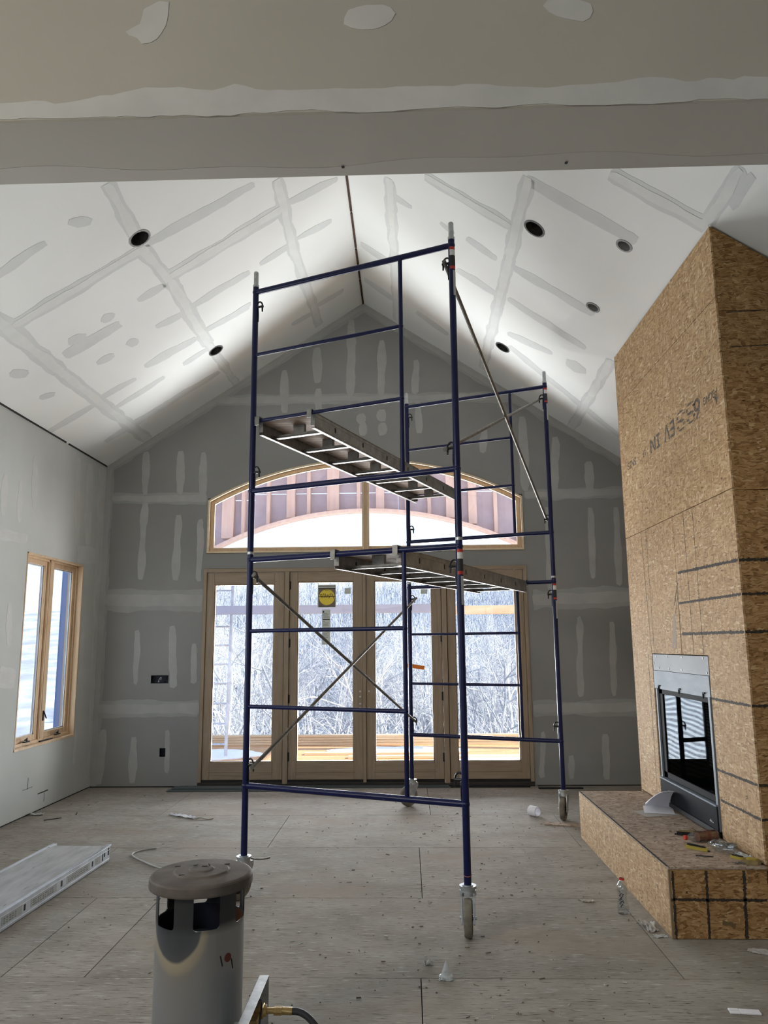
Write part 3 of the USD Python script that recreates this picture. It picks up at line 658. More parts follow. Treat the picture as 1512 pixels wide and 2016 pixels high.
tp = plate(Polygon([(-.046, 1.378), (-.046, 1.335), (.196, 1.300), (.203, 1.343), (.10, 1.36)]), .001, (0, sy, 0), (1, 0, 0), (0, 0, 1))
tag(obj('tape_strip', tp, TAPE, smooth=False), 'short strip of orange tape stuck across the door glass', 'tape')

# --- electrical boxes in the back wall
def elec(x0, x1, z0, z1, label, gang):
    t = thing('electrical_box', label, 'electrical box')
    y = YB - .001
    wall = [bx(x0, x0 + .004, y, y + .05, z0, z1), bx(x1 - .004, x1, y, y + .05, z0, z1), bx(x0, x1, y, y + .05, z0, z0 + .004), bx(x0, x1, y, y + .05, z1 - .004, z1)]
    obj('box_rim', wall, BLACK, t, smooth=False)
    obj('box_back', bx(x0 + .002, x1 - .002, y + .045, y + .05, z0 + .002, z1 - .002), look('navy_box', (.012, .014, .03), rough=.6) if gang > 1 else '/World/Looks/navy_box', t, smooth=False)
    for k in range(gang):
        cx = x0 + (k + .5) * (x1 - x0) / gang
        cz = (z0 + z1) / 2
        obj('wire', path_tube(spline([(cx - .012, y + .044, cz - .025), (cx, y - .016, cz), (cx + .012, y - .012, cz + .018), (cx + .004, y + .03, cz - .01)], 14), .003, 6), WHITE if k == 1 else BLACK, t)


elec(-3.020, -2.812, 1.168, 1.262, 'wide black electrical box with loose wires beside the doors', 3)
elec(-2.884, -2.816, .338, .436, 'small dark outlet box low on the wall beside the doors', 1)

# ================================================================== scaffold tower
PL, PR, PFL, PFR = (np.array(k) for k in ((-1.075, 5.213), (.323, 4.605), (.030, 8.039), (1.427, 7.432)))
ZC, FH, BB, TB, COL, R1, R2 = .2576, 1.961, .434, 1.924, .012, .940, 1.438
P3 = lambda p, z: np.array([p[0], p[1], z])
PR_, RR = .0213, .0135
sc = thing('scaffold_tower', 'navy blue rolling scaffold tower of stacked frames standing before the glazed doors', 'scaffold')


def latch(p, d, z, up=True):
    """gravity lock that holds a brace: a loop, a stub and a dropping pawl"""
    d = np.array([d[0], d[1], 0.0]); d /= np.linalg.norm(d)
    o = P3(p, z)
    loop = spline([o + d * .018 + (0, 0, .030), o + d * .040 + (0, 0, .038), o + d * .056 + (0, 0, .022), o + d * .058 + (0, 0, -.012)], 14)
    return cat([path_tube(loop, .006, 8), tube(o + d * .015, o + d * .066, .009, n=10), tube(o + d * .058 + (0, 0, .0), o + d * .060 + (0, 0, -.042), .007, .005, n=8),
                path_tube(spline([o + d * .022 + (0, 0, .0), o + d * .026 + (0, 0, -.06), o + d * .024 + (0, 0, -.115)], 10), .0042, 6)])


LATCH_Z = [.567, 1.803, FH + COL + .575, FH + COL + 1.800]


def end_frame(a, b, base, inward, lo):
    f = thing('end_frame', parent=sc)
    e = (b - a) / np.linalg.norm(b - a)
    c = a + e * 1.524 * .760
    z = lambda k: base + k
    for p in (a, b):
        obj('post', tube(P3(p, z(0.0)), P3(p, z(FH)), PR_, n=20), BLUE, f)
    obj('top_bar', tube(P3(a, z(TB)), P3(b, z(TB)), .0195, n=18), BLUE, f)
    obj('bottom_bar', tube(P3(a, z(BB)), P3(b, z(BB)), .0195, n=18), BLUE, f)
    obj('inner_post', tube(P3(c, z(BB)), P3(c, z(TB)), RR + .001, n=14), BLUE, f)
    for r in (R1, R2):
        obj('rung', tube(P3(a, z(r)), P3(c, z(r)), RR, n=14), BLUE, f)
    for q, r in [(P3(p, z(k)), .0245) for p in (a, b) for k in (TB, BB)] + [(P3(c, z(k)), .017) for k in (R1, R2)]:
        obj('weld', moved(trimesh.creation.icosphere(2, r), q), BLUE, f)
    for p in (a, b):
        obj('coupling_collar', tube(P3(p, z(FH)), P3(p, z(FH + COL + .006)), PR_ + .0012, n=20), GALV, f)
    if not lo:
        for p in (a, b):
            obj('coupling_pin', cat([tube(P3(p, z(FH)), P3(p, z(FH + .118)), .0172, n=18), tube(P3(p, z(FH + .118)), P3(p, z(FH + .124)), .0172, .012, n=18)]), GALV, f)
    for p in (a, b):
        for k in (.567, 1.803):
            obj('brace_lock', latch(p, inward if p is a else -inward, z(k)), BLACK, f)
    # sticker bands on the right-hand post, facing the viewer
    d = np.array([.35, -1.0]); d /= np.linalg.norm(d)

    def band(z0, z1, a0, a1, mat, nm):
        rr = PR_ + .0008
        t = np.linspace(a0, a1, 14)
        base_a = math.atan2(d[1], d[0])
        ring = np.c_[np.cos(base_a + t), np.sin(base_a + t)]
        n_ = len(t)
        v = np.vstack([np.c_[b + ring * rr, np.full(n_, z0)], np.c_[b + ring * rr, np.full(n_, z1)], np.c_[b + ring * (rr - .001), np.full(n_, z0)], np.c_[b + ring * (rr - .001), np.full(n_, z1)]])
        i = np.arange(n_ - 1)
        F = np.vstack([np.c_[i, i + 1, i + 1 + n_], np.c_[i, i + 1 + n_, i + n_], np.c_[i + 2 * n_, i + 1 + 3 * n_, i + 1 + 2 * n_], np.c_[i + 2 * n_, i + 3 * n_, i + 1 + 3 * n_]])
        obj(nm, trimesh.Trimesh(v, F, process=False), mat, f)
    band(z(1.886), z(1.905), -1.0, 1.35, RED, 'sticker_stripe')
    band(z(1.846), z(1.886), -1.0, 1.35, WHITE, 'sticker_field')
    band(z(1.772), z(1.846), -1.0, 1.35, DECALK, 'sticker_text_field')
    band(z(1.752), z(1.772), -1.0, 1.35, RED, 'sticker_stripe')
    band(z(1.570), z(1.742), -.1, 1.25, SILVER, 'inspection_label')
    return f


eL = (PR - PL) / np.linalg.norm(PR - PL)
inw = eL                    # locks stick out along the frame, towards the other post
for base, lo in ((ZC, True), (ZC + FH + COL, False)):
    for a, b in ((PL, PR), (PFL, PFR)):
        end_frame(a, b, base, inw, lo)
# mirrored locks on the right-hand posts: they point inwards
for base in (ZC, ZC + FH + COL):
    pass


def brace(p0, z0, p1, z1, z2=None, z3=None, off=(0, 0)):
    br = thing('cross_brace', parent=sc)
    o = np.array([off[0], off[1], 0.0])

    def bar(a, b):
        m = [tube(a, b, .0125, n=12)]
        d = (b - a) / np.linalg.norm(b - a)
        m += [tube(a - d * .03, a + d * .02, .0135, .0125, n=12), tube(b - d * .02, b + d * .03, .0125, .0135, n=12)]
        return cat(m)
    a, b = P3(p0, z0) + o, P3(p1, z1) + o
    obj('brace_tube', bar(a, b), BRACE, br)
    if z2 is not None:
        o2 = o * 1.5
        obj('brace_tube', bar(P3(p0, z2) + o2, P3(p1, z3) + o2), BRACE, br)
        m = (P3(p0, (z0 + z1) / 2) + P3(p1, (z0 + z1) / 2)) / 2 + o * 1.25
        obj('centre_bolt', moved(tube((0, 0, -.022), (0, 0, .022), .008, n=10), m, rx=math.pi / 2), GALV, br)


oL = eL * .045
brace(PL, ZC + 1.803, PFL, ZC + .567, ZC + .567, ZC + 1.803, off=oL)
oR = -eL * .045
U = ZC + FH + COL
brace(PR, U + 1.800, PFR, U + .575, U + .567, U + 1.795, off=oR)


def caster(p, ang, label_part):
    c = thing('caster', parent=sc)
    R = .1005
    off = np.array([math.cos(ang), math.sin(ang)]) * .045
    w = p + off
    ax = np.array([-math.sin(ang), math.cos(ang), 0])
    hub = P3(w, R)
    prof = [(.060, -.024), (.088, -.024), (R - .004, -.020), (R, -.010), (R, .010), (R - .004, .020), (.088, .024), (.060, .024), (.060, -.024)]
    T = np.eye(4); x_, y_, z_ = frame_of(ax); T[:3, 0], T[:3, 1], T[:3, 2], T[:3, 3] = x_, y_, z_, hub
    tyre = lathe(prof, 36); tyre.apply_transform(T)
    obj('tyre', tyre, RUBBER, c)
    core = lathe([(0, -.026), (.018, -.026), (.020, -.014), (.060, -.014), (.060, .014), (.020, .014), (.018, .026), (0, .026)], 28); core.apply_transform(T)
    obj('wheel_core', core, BLACK, c)
    prof2 = []
    for s in (-1, 1):
        q = hub + ax * s * .034
        u = np.array([math.cos(ang), math.sin(ang), 0])
        k = -off @ u[:2]
        arm2 = Polygon([(-.024, -.024), (.024, -.024), (k + .044, .10), (k + .044, .122), (k - .044, .122), (k - .044, .10)]).buffer(.006)
        prof2.append(plate(arm2, .008, q - np.cross(u, (0, 0, 1.)) * .004, u, (0, 0, 1)))
    obj('fork', cat(prof2 + [tube(P3(p, R + .108), P3(p, R + .132), .047, .046, n=28)]), GALV, c)
    obj('swivel_race', cat([tube(P3(p, R + .132), P3(p, R + .142), .043, n=24), tube(P3(p, R + .143), P3(p, ZC), .048, n=28)]), GALV, c)
    obj('axle_bolt', tube(hub - ax * .048, hub + ax * .048, .0085, n=10), GALV, c)
    obj('stem_collar', tube(P3(p, ZC), P3(p, ZC + .004), .03, n=20), GALV, c)
    obj('brake_lever', cbx(*sorted((p[0] + off[0] * .2, p[0] - off[0] * .9 + .012)), *sorted((p[1] - off[1] * .3 - .01, p[1] - off[1] * 1.2 + .012)), R + .100, R + .106), GALV, c)


caster(PR, math.radians(-96), 0)
caster(PL, math.radians(-130), 1)
caster(PFL, math.radians(215), 2)
caster(PFR, math.radians(-112), 3)
obj('tie_wire', path_tube(np.array([[.323 + .0228 * math.cos(t), 4.605 + .0228 * math.sin(t), ZC + .055 + .006 * math.sin(t)] for t in np.linspace(-3.5, 2.6, 26)]), .0022, 6), look('red_wire', (.35, .12, .10), rough=.5), sc)
obj('chain_scrap', path_tube(spline([P3(PL, ZC - .01) + (.05, -.02, 0), P3(PL, ZC - .02) + (.12, .0, 0), P3(PL, ZC - .012) + (.17, .01, 0)], 14), .006, 6), BRACE, sc)


# ================================================================== aluminium planks
def plank(name, label, a, b, width, deck, alu, thick=.105, hook=True, extra=False, group=None):
    """a: near end centre, b: far end centre (x, y, z of the bar it hooks over); built at its base"""
    a, b = np.asarray(a, float), np.asarray(b, float)
    L = np.linalg.norm((b - a)[:2]); d = (b - a) / np.linalg.norm(b - a)
    s = np.array([d[1], -d[0], 0]); s /= np.linalg.norm(s)
    n = np.cross(s, d)
    t = thing(name, label, 'scaffold plank', group=group)

    def loc(m):
        T = np.eye(4); T[:3, 0], T[:3, 1], T[:3, 2], T[:3, 3] = s, d, n, a
        m = m.copy(); m.apply_transform(T); return m
    h0, h1 = (-.100, .012) if hook else (.004, .112)
    w = width / 2
    e0, e1 = (.030, L - .030) if hook else (.0, L)
    for sd in (-1, 1):
        x = sd * w
        rail = cat([cbx(*sorted((x, x - sd * .004)), e0, e1, h0, h1, .001), cbx(*sorted((x, x - sd * .030)), e0, e1, h0, h0 + .004, .001), cbx(*sorted((x + sd * .004, x - sd * .022)), e0, e1, h1 - .004, h1, .001)])
        rl = obj('side_rail', loc(rail), alu, t)
        obj('rail_slot', loc(cat([cbx(*sorted((x + sd * .0006, x - sd * .0046)), y - .011, y + .011, (h0 + h1) / 2 - .018, (h0 + h1) / 2 + .018, .0004) for y in np.arange(e0 + .30, e1 - .1, .46)])), DARKGAP, rl, smooth=False)
        obj('rail_rib', loc(cat([cbx(*sorted((x + sd * .002, x)), e0, e1, h1 - .030, h1 - .026, .0005), cbx(*sorted((x + sd * .0025, x)), e0, e1, h0 + .012, h0 + .018, .0005)])), alu, rl, smooth=False)
    nb = 3
    obj('deck_board', loc(cbx(-w + .006, w - .006, e0 + .005, e1 - .005, h1 - .018, h1 - .003, .001)), deck, t)
    for y in np.linspace(e0 + .18, e1 - .18, 7 if L > 2 else 4):
        cm = obj('cross_member', loc(cat([cbx(-w + .004, w - .004, y - .022, y + .022, h0 + .012, h0 + .022, .001), cbx(-w + .004, w - .004, y - .022, y - .018, h0 + .012, h0 + .034, .001)])), alu, t)
        obj('stand_off', loc(cbx(-.045, .045, y - .018, y + .018, h0 + .022, h1 - .018, .002)), alu, cm)
    if hook:
        for y, dr in ((0, 1), (L, -1)):
            for sd in (-1, 1):
                x = sd * (w - .016)
                c = [(dr * .032, -.045), (dr * .032, .022), (0, .024), (-dr * .024, .018), (-dr * .024, -.035)]
                m = path_tube(spline([(x, y + p, q) for p, q in c], 22), .0065, 6)
                m2 = cat([cbx(x - .018, x + .018, *sorted((y - dr * .020, y - dr * .027)), -.040, .022, .001), cbx(x - .018, x + .018, *sorted((y - dr * .027, y + dr * .034)), .0185, .024, .001), cbx(x - .018, x + .018, *sorted((y + dr * .028, y + dr * .034)), -.08, .022, .001)])
                obj('end_hook', loc(m2), alu, t)
    else:
        for y in (e0 + .03, e1 - .03):
            each('end_hook', [loc(cbx(sd * (w - .02) - .016, sd * (w - .02) + .016, y - .04, y + .04 + .03, h1 - .012, h1 + .001, .001)) for sd in (-1, 1)], alu, t)
    if extra:
        x = w + .0008
        rnd = random.Random(4)
        for y0, y1 in ((L - 1.46, L - 1.24), (L - 1.14, L - .82), (L - .68, L - .34), (L - .25, L - .165)):
            obj('label_sticker', loc(bx(x - .002, x + .0003, y0, y1, h0 + .03, h1 - .03)), look('grey_label', (.36, .36, .34), rough=.6) if y1 == L - 1.24 else '/World/Looks/grey_label', t, smooth=False)
            obj('label_print', loc(cat([bx(x - .002, x + .0008, y0 + .02 + q * .03, y0 + .02 + q * .03 + rnd.uniform(.008, .024), h0 + .036 + r * .012, h0 + .036 + r * .012 + .006) for q in range(int((y1 - y0 - .04) / .03)) for r in range(3)])), look('label_ink', (.14, .14, .14), rough=.6) if y1 == L - 1.24 else '/World/Looks/label_ink', t, smooth=False)
        each('end_slot', [loc(cbx(x - .003, x + .0004, *q, .0003)) for q in ((L - .13, L - .115, h0 + .03, h1 - .025), (L - .10, L - .08, h0 + .05, h1 - .03), (L - .035, L - .012, h0 + .045, h1 - .012))], DARKGAP, t, smooth=False)
    return t


def on_bar(a, t, z):
    return P3(a + eL * 1.524 * t, z)


eF = (PFR - PFL) / np.linalg.norm(PFR - PFL)
plank('scaffold_plank', 'upper worn aluminium plank with brown plywood deck hung inside the scaffold', on_bar(PL, .172, U + R1), P3(PFL + eF * 1.524 * .211, U + R1), .455, PLY_OLD, ALU_OLD)
plank('scaffold_plank', 'lower worn aluminium plank hooked over the top bars of the lower scaffold frames', on_bar(PL, .581, ZC + TB + .006), P3(PFL + eF * 1.524 * .669, ZC + TB + .006), .48, PLY_OLD, ALU_OLD)
plank('scaffold_plank', 'bright aluminium plank with grey plywood deck lying on the floor by the left wall', (-2.605, 3.65, 0), (-2.512, 6.08, 0), .47, PLY_GREY, ALU, hook=False, extra=True)

# ================================================================== fireplace chase, hearth, insert
CX, CY0, CY1 = 1.968, 4.565, 6.815
TH = .012


def ceil_z(x):
    return ZRIDGE - (SLOPE_R if x > XRIDGE else SLOPE) * abs(x - XRIDGE)


CZ = ceil_z(CX) - .012
FB = (5.142, 6.288, .385, 1.378)        # the insert's opening (y0, y1, z0, z1)
ch = thing('fireplace_chase', 'tall fireplace chase clad in strand board rising to the ceiling', 'fireplace chase')
obj('framing', cat([bx(CX + .35, XR - .002, CY0 + .02, CY1 - .02, .0, CZ - .45), bx(CX + .013, CX + .35, FB[1] + .03, CY1 - .02, 0, CZ - .1), bx(CX + .013, CX + .35, CY0 + .02, FB[0] - .03, 0, CZ - .1), bx(CX + .013, CX + .35, FB[0], FB[1], FB[3] + .15, CZ - .1), bx(CX + .013, CX + .35, FB[0], FB[1], 0, FB[2] - .06)]), DARKGAP, ch, smooth=False)


def face_panel(poly, mat, nm='strand_board_panel'):
    return obj(nm, plate(affinity.scale(poly.buffer(-.0028, join_style=2), -1, 1, origin=(0, 0)), TH, (CX + TH, 0, 0), (0, -1, 0), (0, 0, 1)), mat, ch, smooth=False)


face_panel(sbox(CY0 - TH, 3.735, CY1, CZ - .004), OSB_TOP)
face_panel(sbox(CY0 - TH, 2.508, CY1, 3.735), OSB_TOP)
lowR = sbox(CY0 - TH, .372, 5.61, 2.508).difference(sbox(FB[0] - .004, FB[2] - .02, FB[1] + .004, 1.506))
lowL = sbox(5.61, .372, CY1, 2.508).difference(sbox(FB[0] - .004, FB[2] - .02, FB[1] + .004, 1.506))
face_panel(lowR, OSB_LOW)
face_panel(lowL, OSB_LOW)
face_panel(sbox(CY0 - TH, .012, CY1, .370), OSB_LOW)
# the side facing the viewer


def side_panel(z0, z1, slope=False):
    p = Polygon([(CX + TH + .0012, z0 + .0016), (XR - .003, z0 + .0016), (XR - .003, (ceil_z(XR) - .014) if slope else z1 - .0016), (CX + TH + .0012, (ceil_z(CX + TH) - .014) if slope else z1 - .0016)])
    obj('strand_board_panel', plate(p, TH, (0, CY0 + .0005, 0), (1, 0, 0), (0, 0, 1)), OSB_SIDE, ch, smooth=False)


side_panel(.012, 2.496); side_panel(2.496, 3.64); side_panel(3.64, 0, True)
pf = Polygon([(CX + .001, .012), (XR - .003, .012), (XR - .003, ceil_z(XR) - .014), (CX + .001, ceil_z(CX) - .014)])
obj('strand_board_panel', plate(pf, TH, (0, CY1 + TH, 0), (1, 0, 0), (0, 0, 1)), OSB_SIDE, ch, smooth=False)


def ragged_line(p, q, w, seed, thick=.0008):
    """a hand-drawn marker stroke"""
    p, q = np.array(p, float), np.array(q, float)
    L = np.linalg.norm(q - p); d = (q - p) / L; n = np.array([-d[1], d[0]])
    rng = np.random.default_rng(seed)
    m = max(6, int(L / .008))
    t = np.linspace(0, 1, m)
    a, b = (w / 2) * (1 + rng.normal(size=m) * .28), (w / 2) * (1 + rng.normal(size=m) * .28)
    c = p + d * (t * L)[:, None]
    return Polygon(np.vstack([c + n * a[:, None], (c - n * b[:, None])[::-1]])).buffer(0)


INK = look('marker_ink', [(.35, (.018, .014, .012)), (.62, (.05, .034, .022)), (.75, (.14, .09, .05))], scale=60, rough=.8)


def on_face(poly, mat, nm, t=.0008, parent=None):
    return obj(nm, plate(affinity.scale(poly, -1, 1, origin=(0, 0)), t, (CX, 0, 0), (0, -1, 0), (0, 0, 1)), mat, parent or ch, smooth=False)


for k, (y0, z0, y1, z1, w) in enumerate(((5.579, 2.090, CY0, 2.074, .018), (5.595, 1.872, CY0, 1.872, .016), (5.589, 1.653, CY0, 1.652, .018), (5.135, 1.234, CY0, 1.232, .015), (5.14, .793, CY0, .796, .015), (5.116, .611, CY0, .612, .015))):
    on_face(ragged_line((y0, z0), (y1, z1), w, k), INK, 'marker_line')
    obj('marker_line', plate(ragged_line((CX + .002, z1), (XR - .01, z1 + .002), w, 40 + k), .0008, (0, CY0 - TH + .0005, 0), (1, 0, 0), (0, 0, 1)), INK, ch, smooth=False)
PENCIL = look('pencil_line', (.10, .07, .045), rough=.8)
for k, (y0, z0, y1, z1) in enumerate(((5.215, 2.50, 5.212, 1.51), (5.392, 2.50, 5.385, 1.51), (6.377, 2.50, 6.30, 1.50), (6.242, 2.50, 6.235, 1.51), (5.61, 2.10, 5.622, 1.51), (6.302, 1.50, 6.302, .38), (6.40, 1.50, 6.40, .38))):
    on_face(ragged_line((y0, z0), (y1, z1), .0055, 80 + k), PENCIL, 'pencil_line')
on_face(ragged_line((5.60, 2.02), (5.70, 1.86), .010, 91).union(ragged_line((5.60, 1.95), (5.69, 1.80), .005, 92)), INK, 'scribble')
on_face(Polygon([(5.70, 1.80), (5.735, 1.80), (5.78, 1.62), (5.83, 1.56), (5.79, 1.55), (5.76, 1.60), (5.745, 1.545), (5.71, 1.56)]), look('grey_smear', (.33, .27, .22), rough=.8), 'caulk_smear')
for z in (3.64, 3.41):
    obj('scorch_streak', plate(ragged_line((CX + .06, z - .01), (CX + .30, z), .006, int(z * 10)), .0008, (0, CY0 - TH + .0005, 0), (1, 0, 0), (0, 0, 1)), INK, ch, smooth=False)
# stencilled print along the middle board, worn and upside down
STEN = look('stencil_ink', [(.30, (.06, .055, .05)), (.50, (.12, .10, .08)), (.66, (.34, .22, .12))], scale=55, rough=.8)


def stencil(txt, y, z, h, bold=True, stripes=0, stretch=1.0):
    m = meshkit.text_mesh(txt, h, .0007, bold)
    w = m.bounds[1, 0] - m.bounds[0, 0]
    if stripes:
        man = to_man(m)
        for k in range(stripes):
            zz = h * (k + .5) / stripes
            man = man - manifold3d.Manifold.cube((w * 2 + .2, h * .28 / stripes * 1.4, .02)).translate((-.1, zz - h * .2 / stripes, -.01))
        m = from_man(man)
    m.apply_scale((stretch, 1, 1)); w *= stretch
    # reads towards the viewer's left, upside down: its x runs from y downwards, its y points down
    T = np.array([[0, 0, -1, CX], [1, 0, 0, y - w], [0, -1, 0, z + h], [0, 0, 0, 1.0]])
    m.apply_transform(T)
    obj('stencil_print', m, STEN, ch, smooth=False)
    return w


stencil('3NIS', 6.62, 3.09, .060, stretch=1.3)
stencil('LF', 6.18, 3.10, .050)
stencil('IN', 5.98, 3.085, .105, stretch=1.5)
stencil('EV', 5.64, 3.085, .115, stretch=1.2)
stencil('SS', 5.36, 3.08, .135, stripes=4, stretch=1.6)
stencil('6', 5.02, 3.075, .130, stretch=1.2)
stencil('PRONG', 4.87, 3.125, .048)
on_face(Polygon([(4.70, 3.125), (4.64, 3.125), (4.67, 3.06)]), STEN, 'stencil_arrow')

# --- hearth box
HX, HY_0, HY_1, HTOP = 1.424, 4.535, 6.755, .370
he = thing('hearth_box', 'low raised hearth box of strand board in front of the chase', 'hearth')
obj('framing', bx(HX + .014, CX - .002, HY_0 + .014, HY_1 - .014, 0.0, HTOP - .014), DARKGAP, he, smooth=False)
obj('top_board', cbx(HX + .001, CX - .001, HY_0 - .002, HY_1, HTOP - .012, HTOP, .0012), OSB_DUSTY, he, smooth=False)
obj('front_board', cbx(HX, HX + TH, HY_0 + .014, HY_1, .002, HTOP - .0135, .0012), OSB_LOW, he, smooth=False)
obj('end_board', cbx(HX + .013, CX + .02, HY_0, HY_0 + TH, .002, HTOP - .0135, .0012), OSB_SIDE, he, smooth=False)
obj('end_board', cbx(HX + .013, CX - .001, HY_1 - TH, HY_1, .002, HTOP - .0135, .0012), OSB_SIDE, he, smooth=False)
obj('corner_stud', cbx(HX + .0005, HX + .0125, HY_0 + .001, HY_0 + .013, .002, HTOP - .0135, .001), look('stud_edge', (.24, .17, .10), rough=.8), he, smooth=False)
for k, (x0, z0, x1, z1, w) in enumerate(((1.632, .352, 1.624, .004, .014), (1.838, .352, 1.826, .004, .016), (1.432, .204, 1.95, .199, .014), (1.448, .35, 1.446, .004, .012), (1.967, .352, 1.96, .004, .008))):
    obj('marker_line', plate(ragged_line((x0, z0), (x1, z1), w, 120 + k), .0008, (0, HY_0, 0), (1, 0, 0), (0, 0, 1)), INK, he, smooth=False)
obj('marker_line', plate(ragged_line((1.70, .085), (1.77, .07), .02, 131), .0008, (0, HY_0, 0), (1, 0, 0), (0, 0, 1)), look('faint_marker', (.16, .10, .045), rough=.8), he, smooth=False)

each('tar_line', [bx(HX - .0006, HX + .010, HY_0 + .02, HY_1 - .01, HTOP - .003, HTOP + .0007)], INK, he, smooth=False)

# --- fireplace insert
y0, y1, z0, z1 = FB
fp = thing('fireplace_insert', 'black glass-fronted fireplace insert under bare metal plates', 'fireplace')
PLATE = look('bare_steel_plate', [(.3, (.24, .25, .265)), (.7, (.30, .31, .325))], scale=2, rough=.6, metal=.05, spec=.2)
PLATE2 = look('blue_steel_plate', [(.3, (.185, .22, .265)), (.7, (.25, .285, .33))], scale=3, stretch=(1, 1, 4), rough=.6, metal=.05, spec=.2)
fx = CX - .003
obj('nailing_plate', cbx(fx, CX + .006, 5.136, 6.276, 1.378, 1.503, .001), PLATE, fp)
obj('top_plate', cbx(fx + .001, CX + .006, 5.150, 6.285, 1.236, 1.376, .001), PLATE2, fp)
obj('screw', cat([moved(trimesh.creation.cylinder(.007, .003), (fx - .001, y, z), ry=math.pi / 2) for y, z in ((6.20, 1.485), (5.93, 1.487), (5.62, 1.489), (5.22, 1.49), (6.14, 1.40), (5.90, 1.40), (5.64, 1.40), (5.17, 1.395), (6.25, 1.43))]), BLACK, fp)
obj('hook', cat([tube((fx - .004, y, 1.225), (fx - .004, y, 1.262), .005, n=8) for y in (6.17, 5.72, 5.26)] + [tube((fx - .004, y - .03, 1.262), (fx - .004, y, 1.262), .005, n=8) for y in (6.17, 5.72, 5.26)]), BLACK, fp)
SIDE_W = look('steel_edge', (.22, .25, .29), rough=.6, metal=.1, spec=.2)
obj('frame_edge', cbx(fx - .004, CX + .02, 6.212, 6.240, .52, 1.24, .001), SIDE_W, fp)
obj('frame_edge', cbx(fx - .004, CX + .02, 5.150, 5.182, .40, 1.24, .001), SIDE_W, fp)
obj('glass_frame', [cbx(CX + .006, CX + .03, 5.182, 6.212, .575, .62, .002), cbx(CX + .006, CX + .03, 5.182, 6.212, 1.20, 1.24, .002), cbx(CX + .006, CX + .03, 6.13, 6.212, .57, 1.24, .002), cbx(CX + .006, CX + .03, 5.182, 5.22, .57, 1.24, .002)], FRAMEBLK, fp)
FGLASS = usdkit.material(stage, '/World/Looks/fireplace_glass', {      # dark glass; a screen's wavy moire rings are painted into its gloss colour
    'a': ('transparent_bsdf', {'color': (.5, .53, .55)}), 'g': ('glossy_bsdf', {'roughness': .01}), 'l': ('layer_weight', {'blend': .5}), 'q': ('math', {'math_type': 'power', 'value2': 5.0}), 'k': ('math', {'math_type': 'multiply_add', 'value2': .085, 'value3': .012}), 'm': ('mix_closure', {}),
    't': ('texture_coordinate', {}), 'mp': ('mapping', {'scale': (1, 1.0, 1.5)}), 'w': ('wave_texture', {'scale': 6.0, 'distortion': 9.0, 'detail': 1.0, 'detail_scale': .30, 'bands_direction': 'z'}), 'r': ('rgb_ramp', {'ramp': [(.3, (.36, .40, .46)), (.7, (.80, .87, .95))]})},
    [('l.facing', 'q.value1'), ('q.value', 'k.value1'), ('k.value', 'm.fac'), ('a.BSDF', 'm.closure1'), ('t.object', 'mp.vector'), ('mp.vector', 'w.vector'), ('w.fac', 'r.fac'), ('r.color', 'g.color'), ('g.BSDF', 'm.closure2')], surface='m.closure')

obj('glass', bx(CX + .014, CX + .018, 5.215, 6.135, .615, 1.205), FGLASS, fp, smooth=False)
FIREBOX = look('firebox_steel', (.02, .021, .023), rough=.6)
obj('firebox', [bx(CX + .33, CX + .34, 5.16, 6.24, .40, 1.25), bx(CX + .03, CX + .34, 6.20, 6.21, .40, 1.25), bx(CX + .03, CX + .34, 5.18, 5.19, .40, 1.25), bx(CX + .03, CX + .34, 5.18, 6.21, .40, .55), bx(CX + .03, CX + .34, 5.18, 6.21, 1.235, 1.245)], FIREBOX, fp, smooth=False)
# panel behind the glass, painted with the wavy moire of a screen
LINER = usdkit.material(stage, '/World/Looks/ridged_liner', {
    't': ('texture_coordinate', {}), 'm': ('mapping', {'scale': (1, 1.0, 1.6)}), 'w': ('wave_texture', {'scale': 9.0, 'distortion': 9.0, 'detail': 1.0, 'detail_scale': .35, 'bands_direction': 'z'}),
    'r': ('rgb_ramp', {'ramp': [(.25, (.05, .053, .058)), (.75, (.30, .31, .32))]}), 'p': ('principled_bsdf', {'roughness': .6})},
    [('t.object', 'm.vector'), ('m.vector', 'w.vector'), ('w.fac', 'r.fac'), ('r.color', 'p.base_color')], surface='p.BSDF')
obj('liner_panel', bx(CX + .315, CX + .328, 5.22, 6.10, .66, 1.22), LINER, fp, smooth=False)
obj('lower_panel', cbx(CX - .016, CX + .02, 5.155, 6.24, .415, .566, .004), look('charcoal_panel', (.018, .020, .025), rough=.7, spec=.06), fp)
obj('panel_lip', cbx(CX - .022, CX + .01, 5.155, 6.24, .560, .572, .002), SIDE_W, fp)
obj('base_trim', cbx(CX - .020, CX + .01, 5.150, 6.245, .380, .414, .003), BLACK, fp)
obj('maker_badge', cat([bx(CX - .0175, CX - .016, 5.245, 5.285, .452, .458), bx(CX - .0175, CX - .016, 5.262, 5.268, .445, .468), bx(CX - .0175, CX - .016, 5.225, 5.24, .448, .454)]), SILVER, fp, smooth=False)

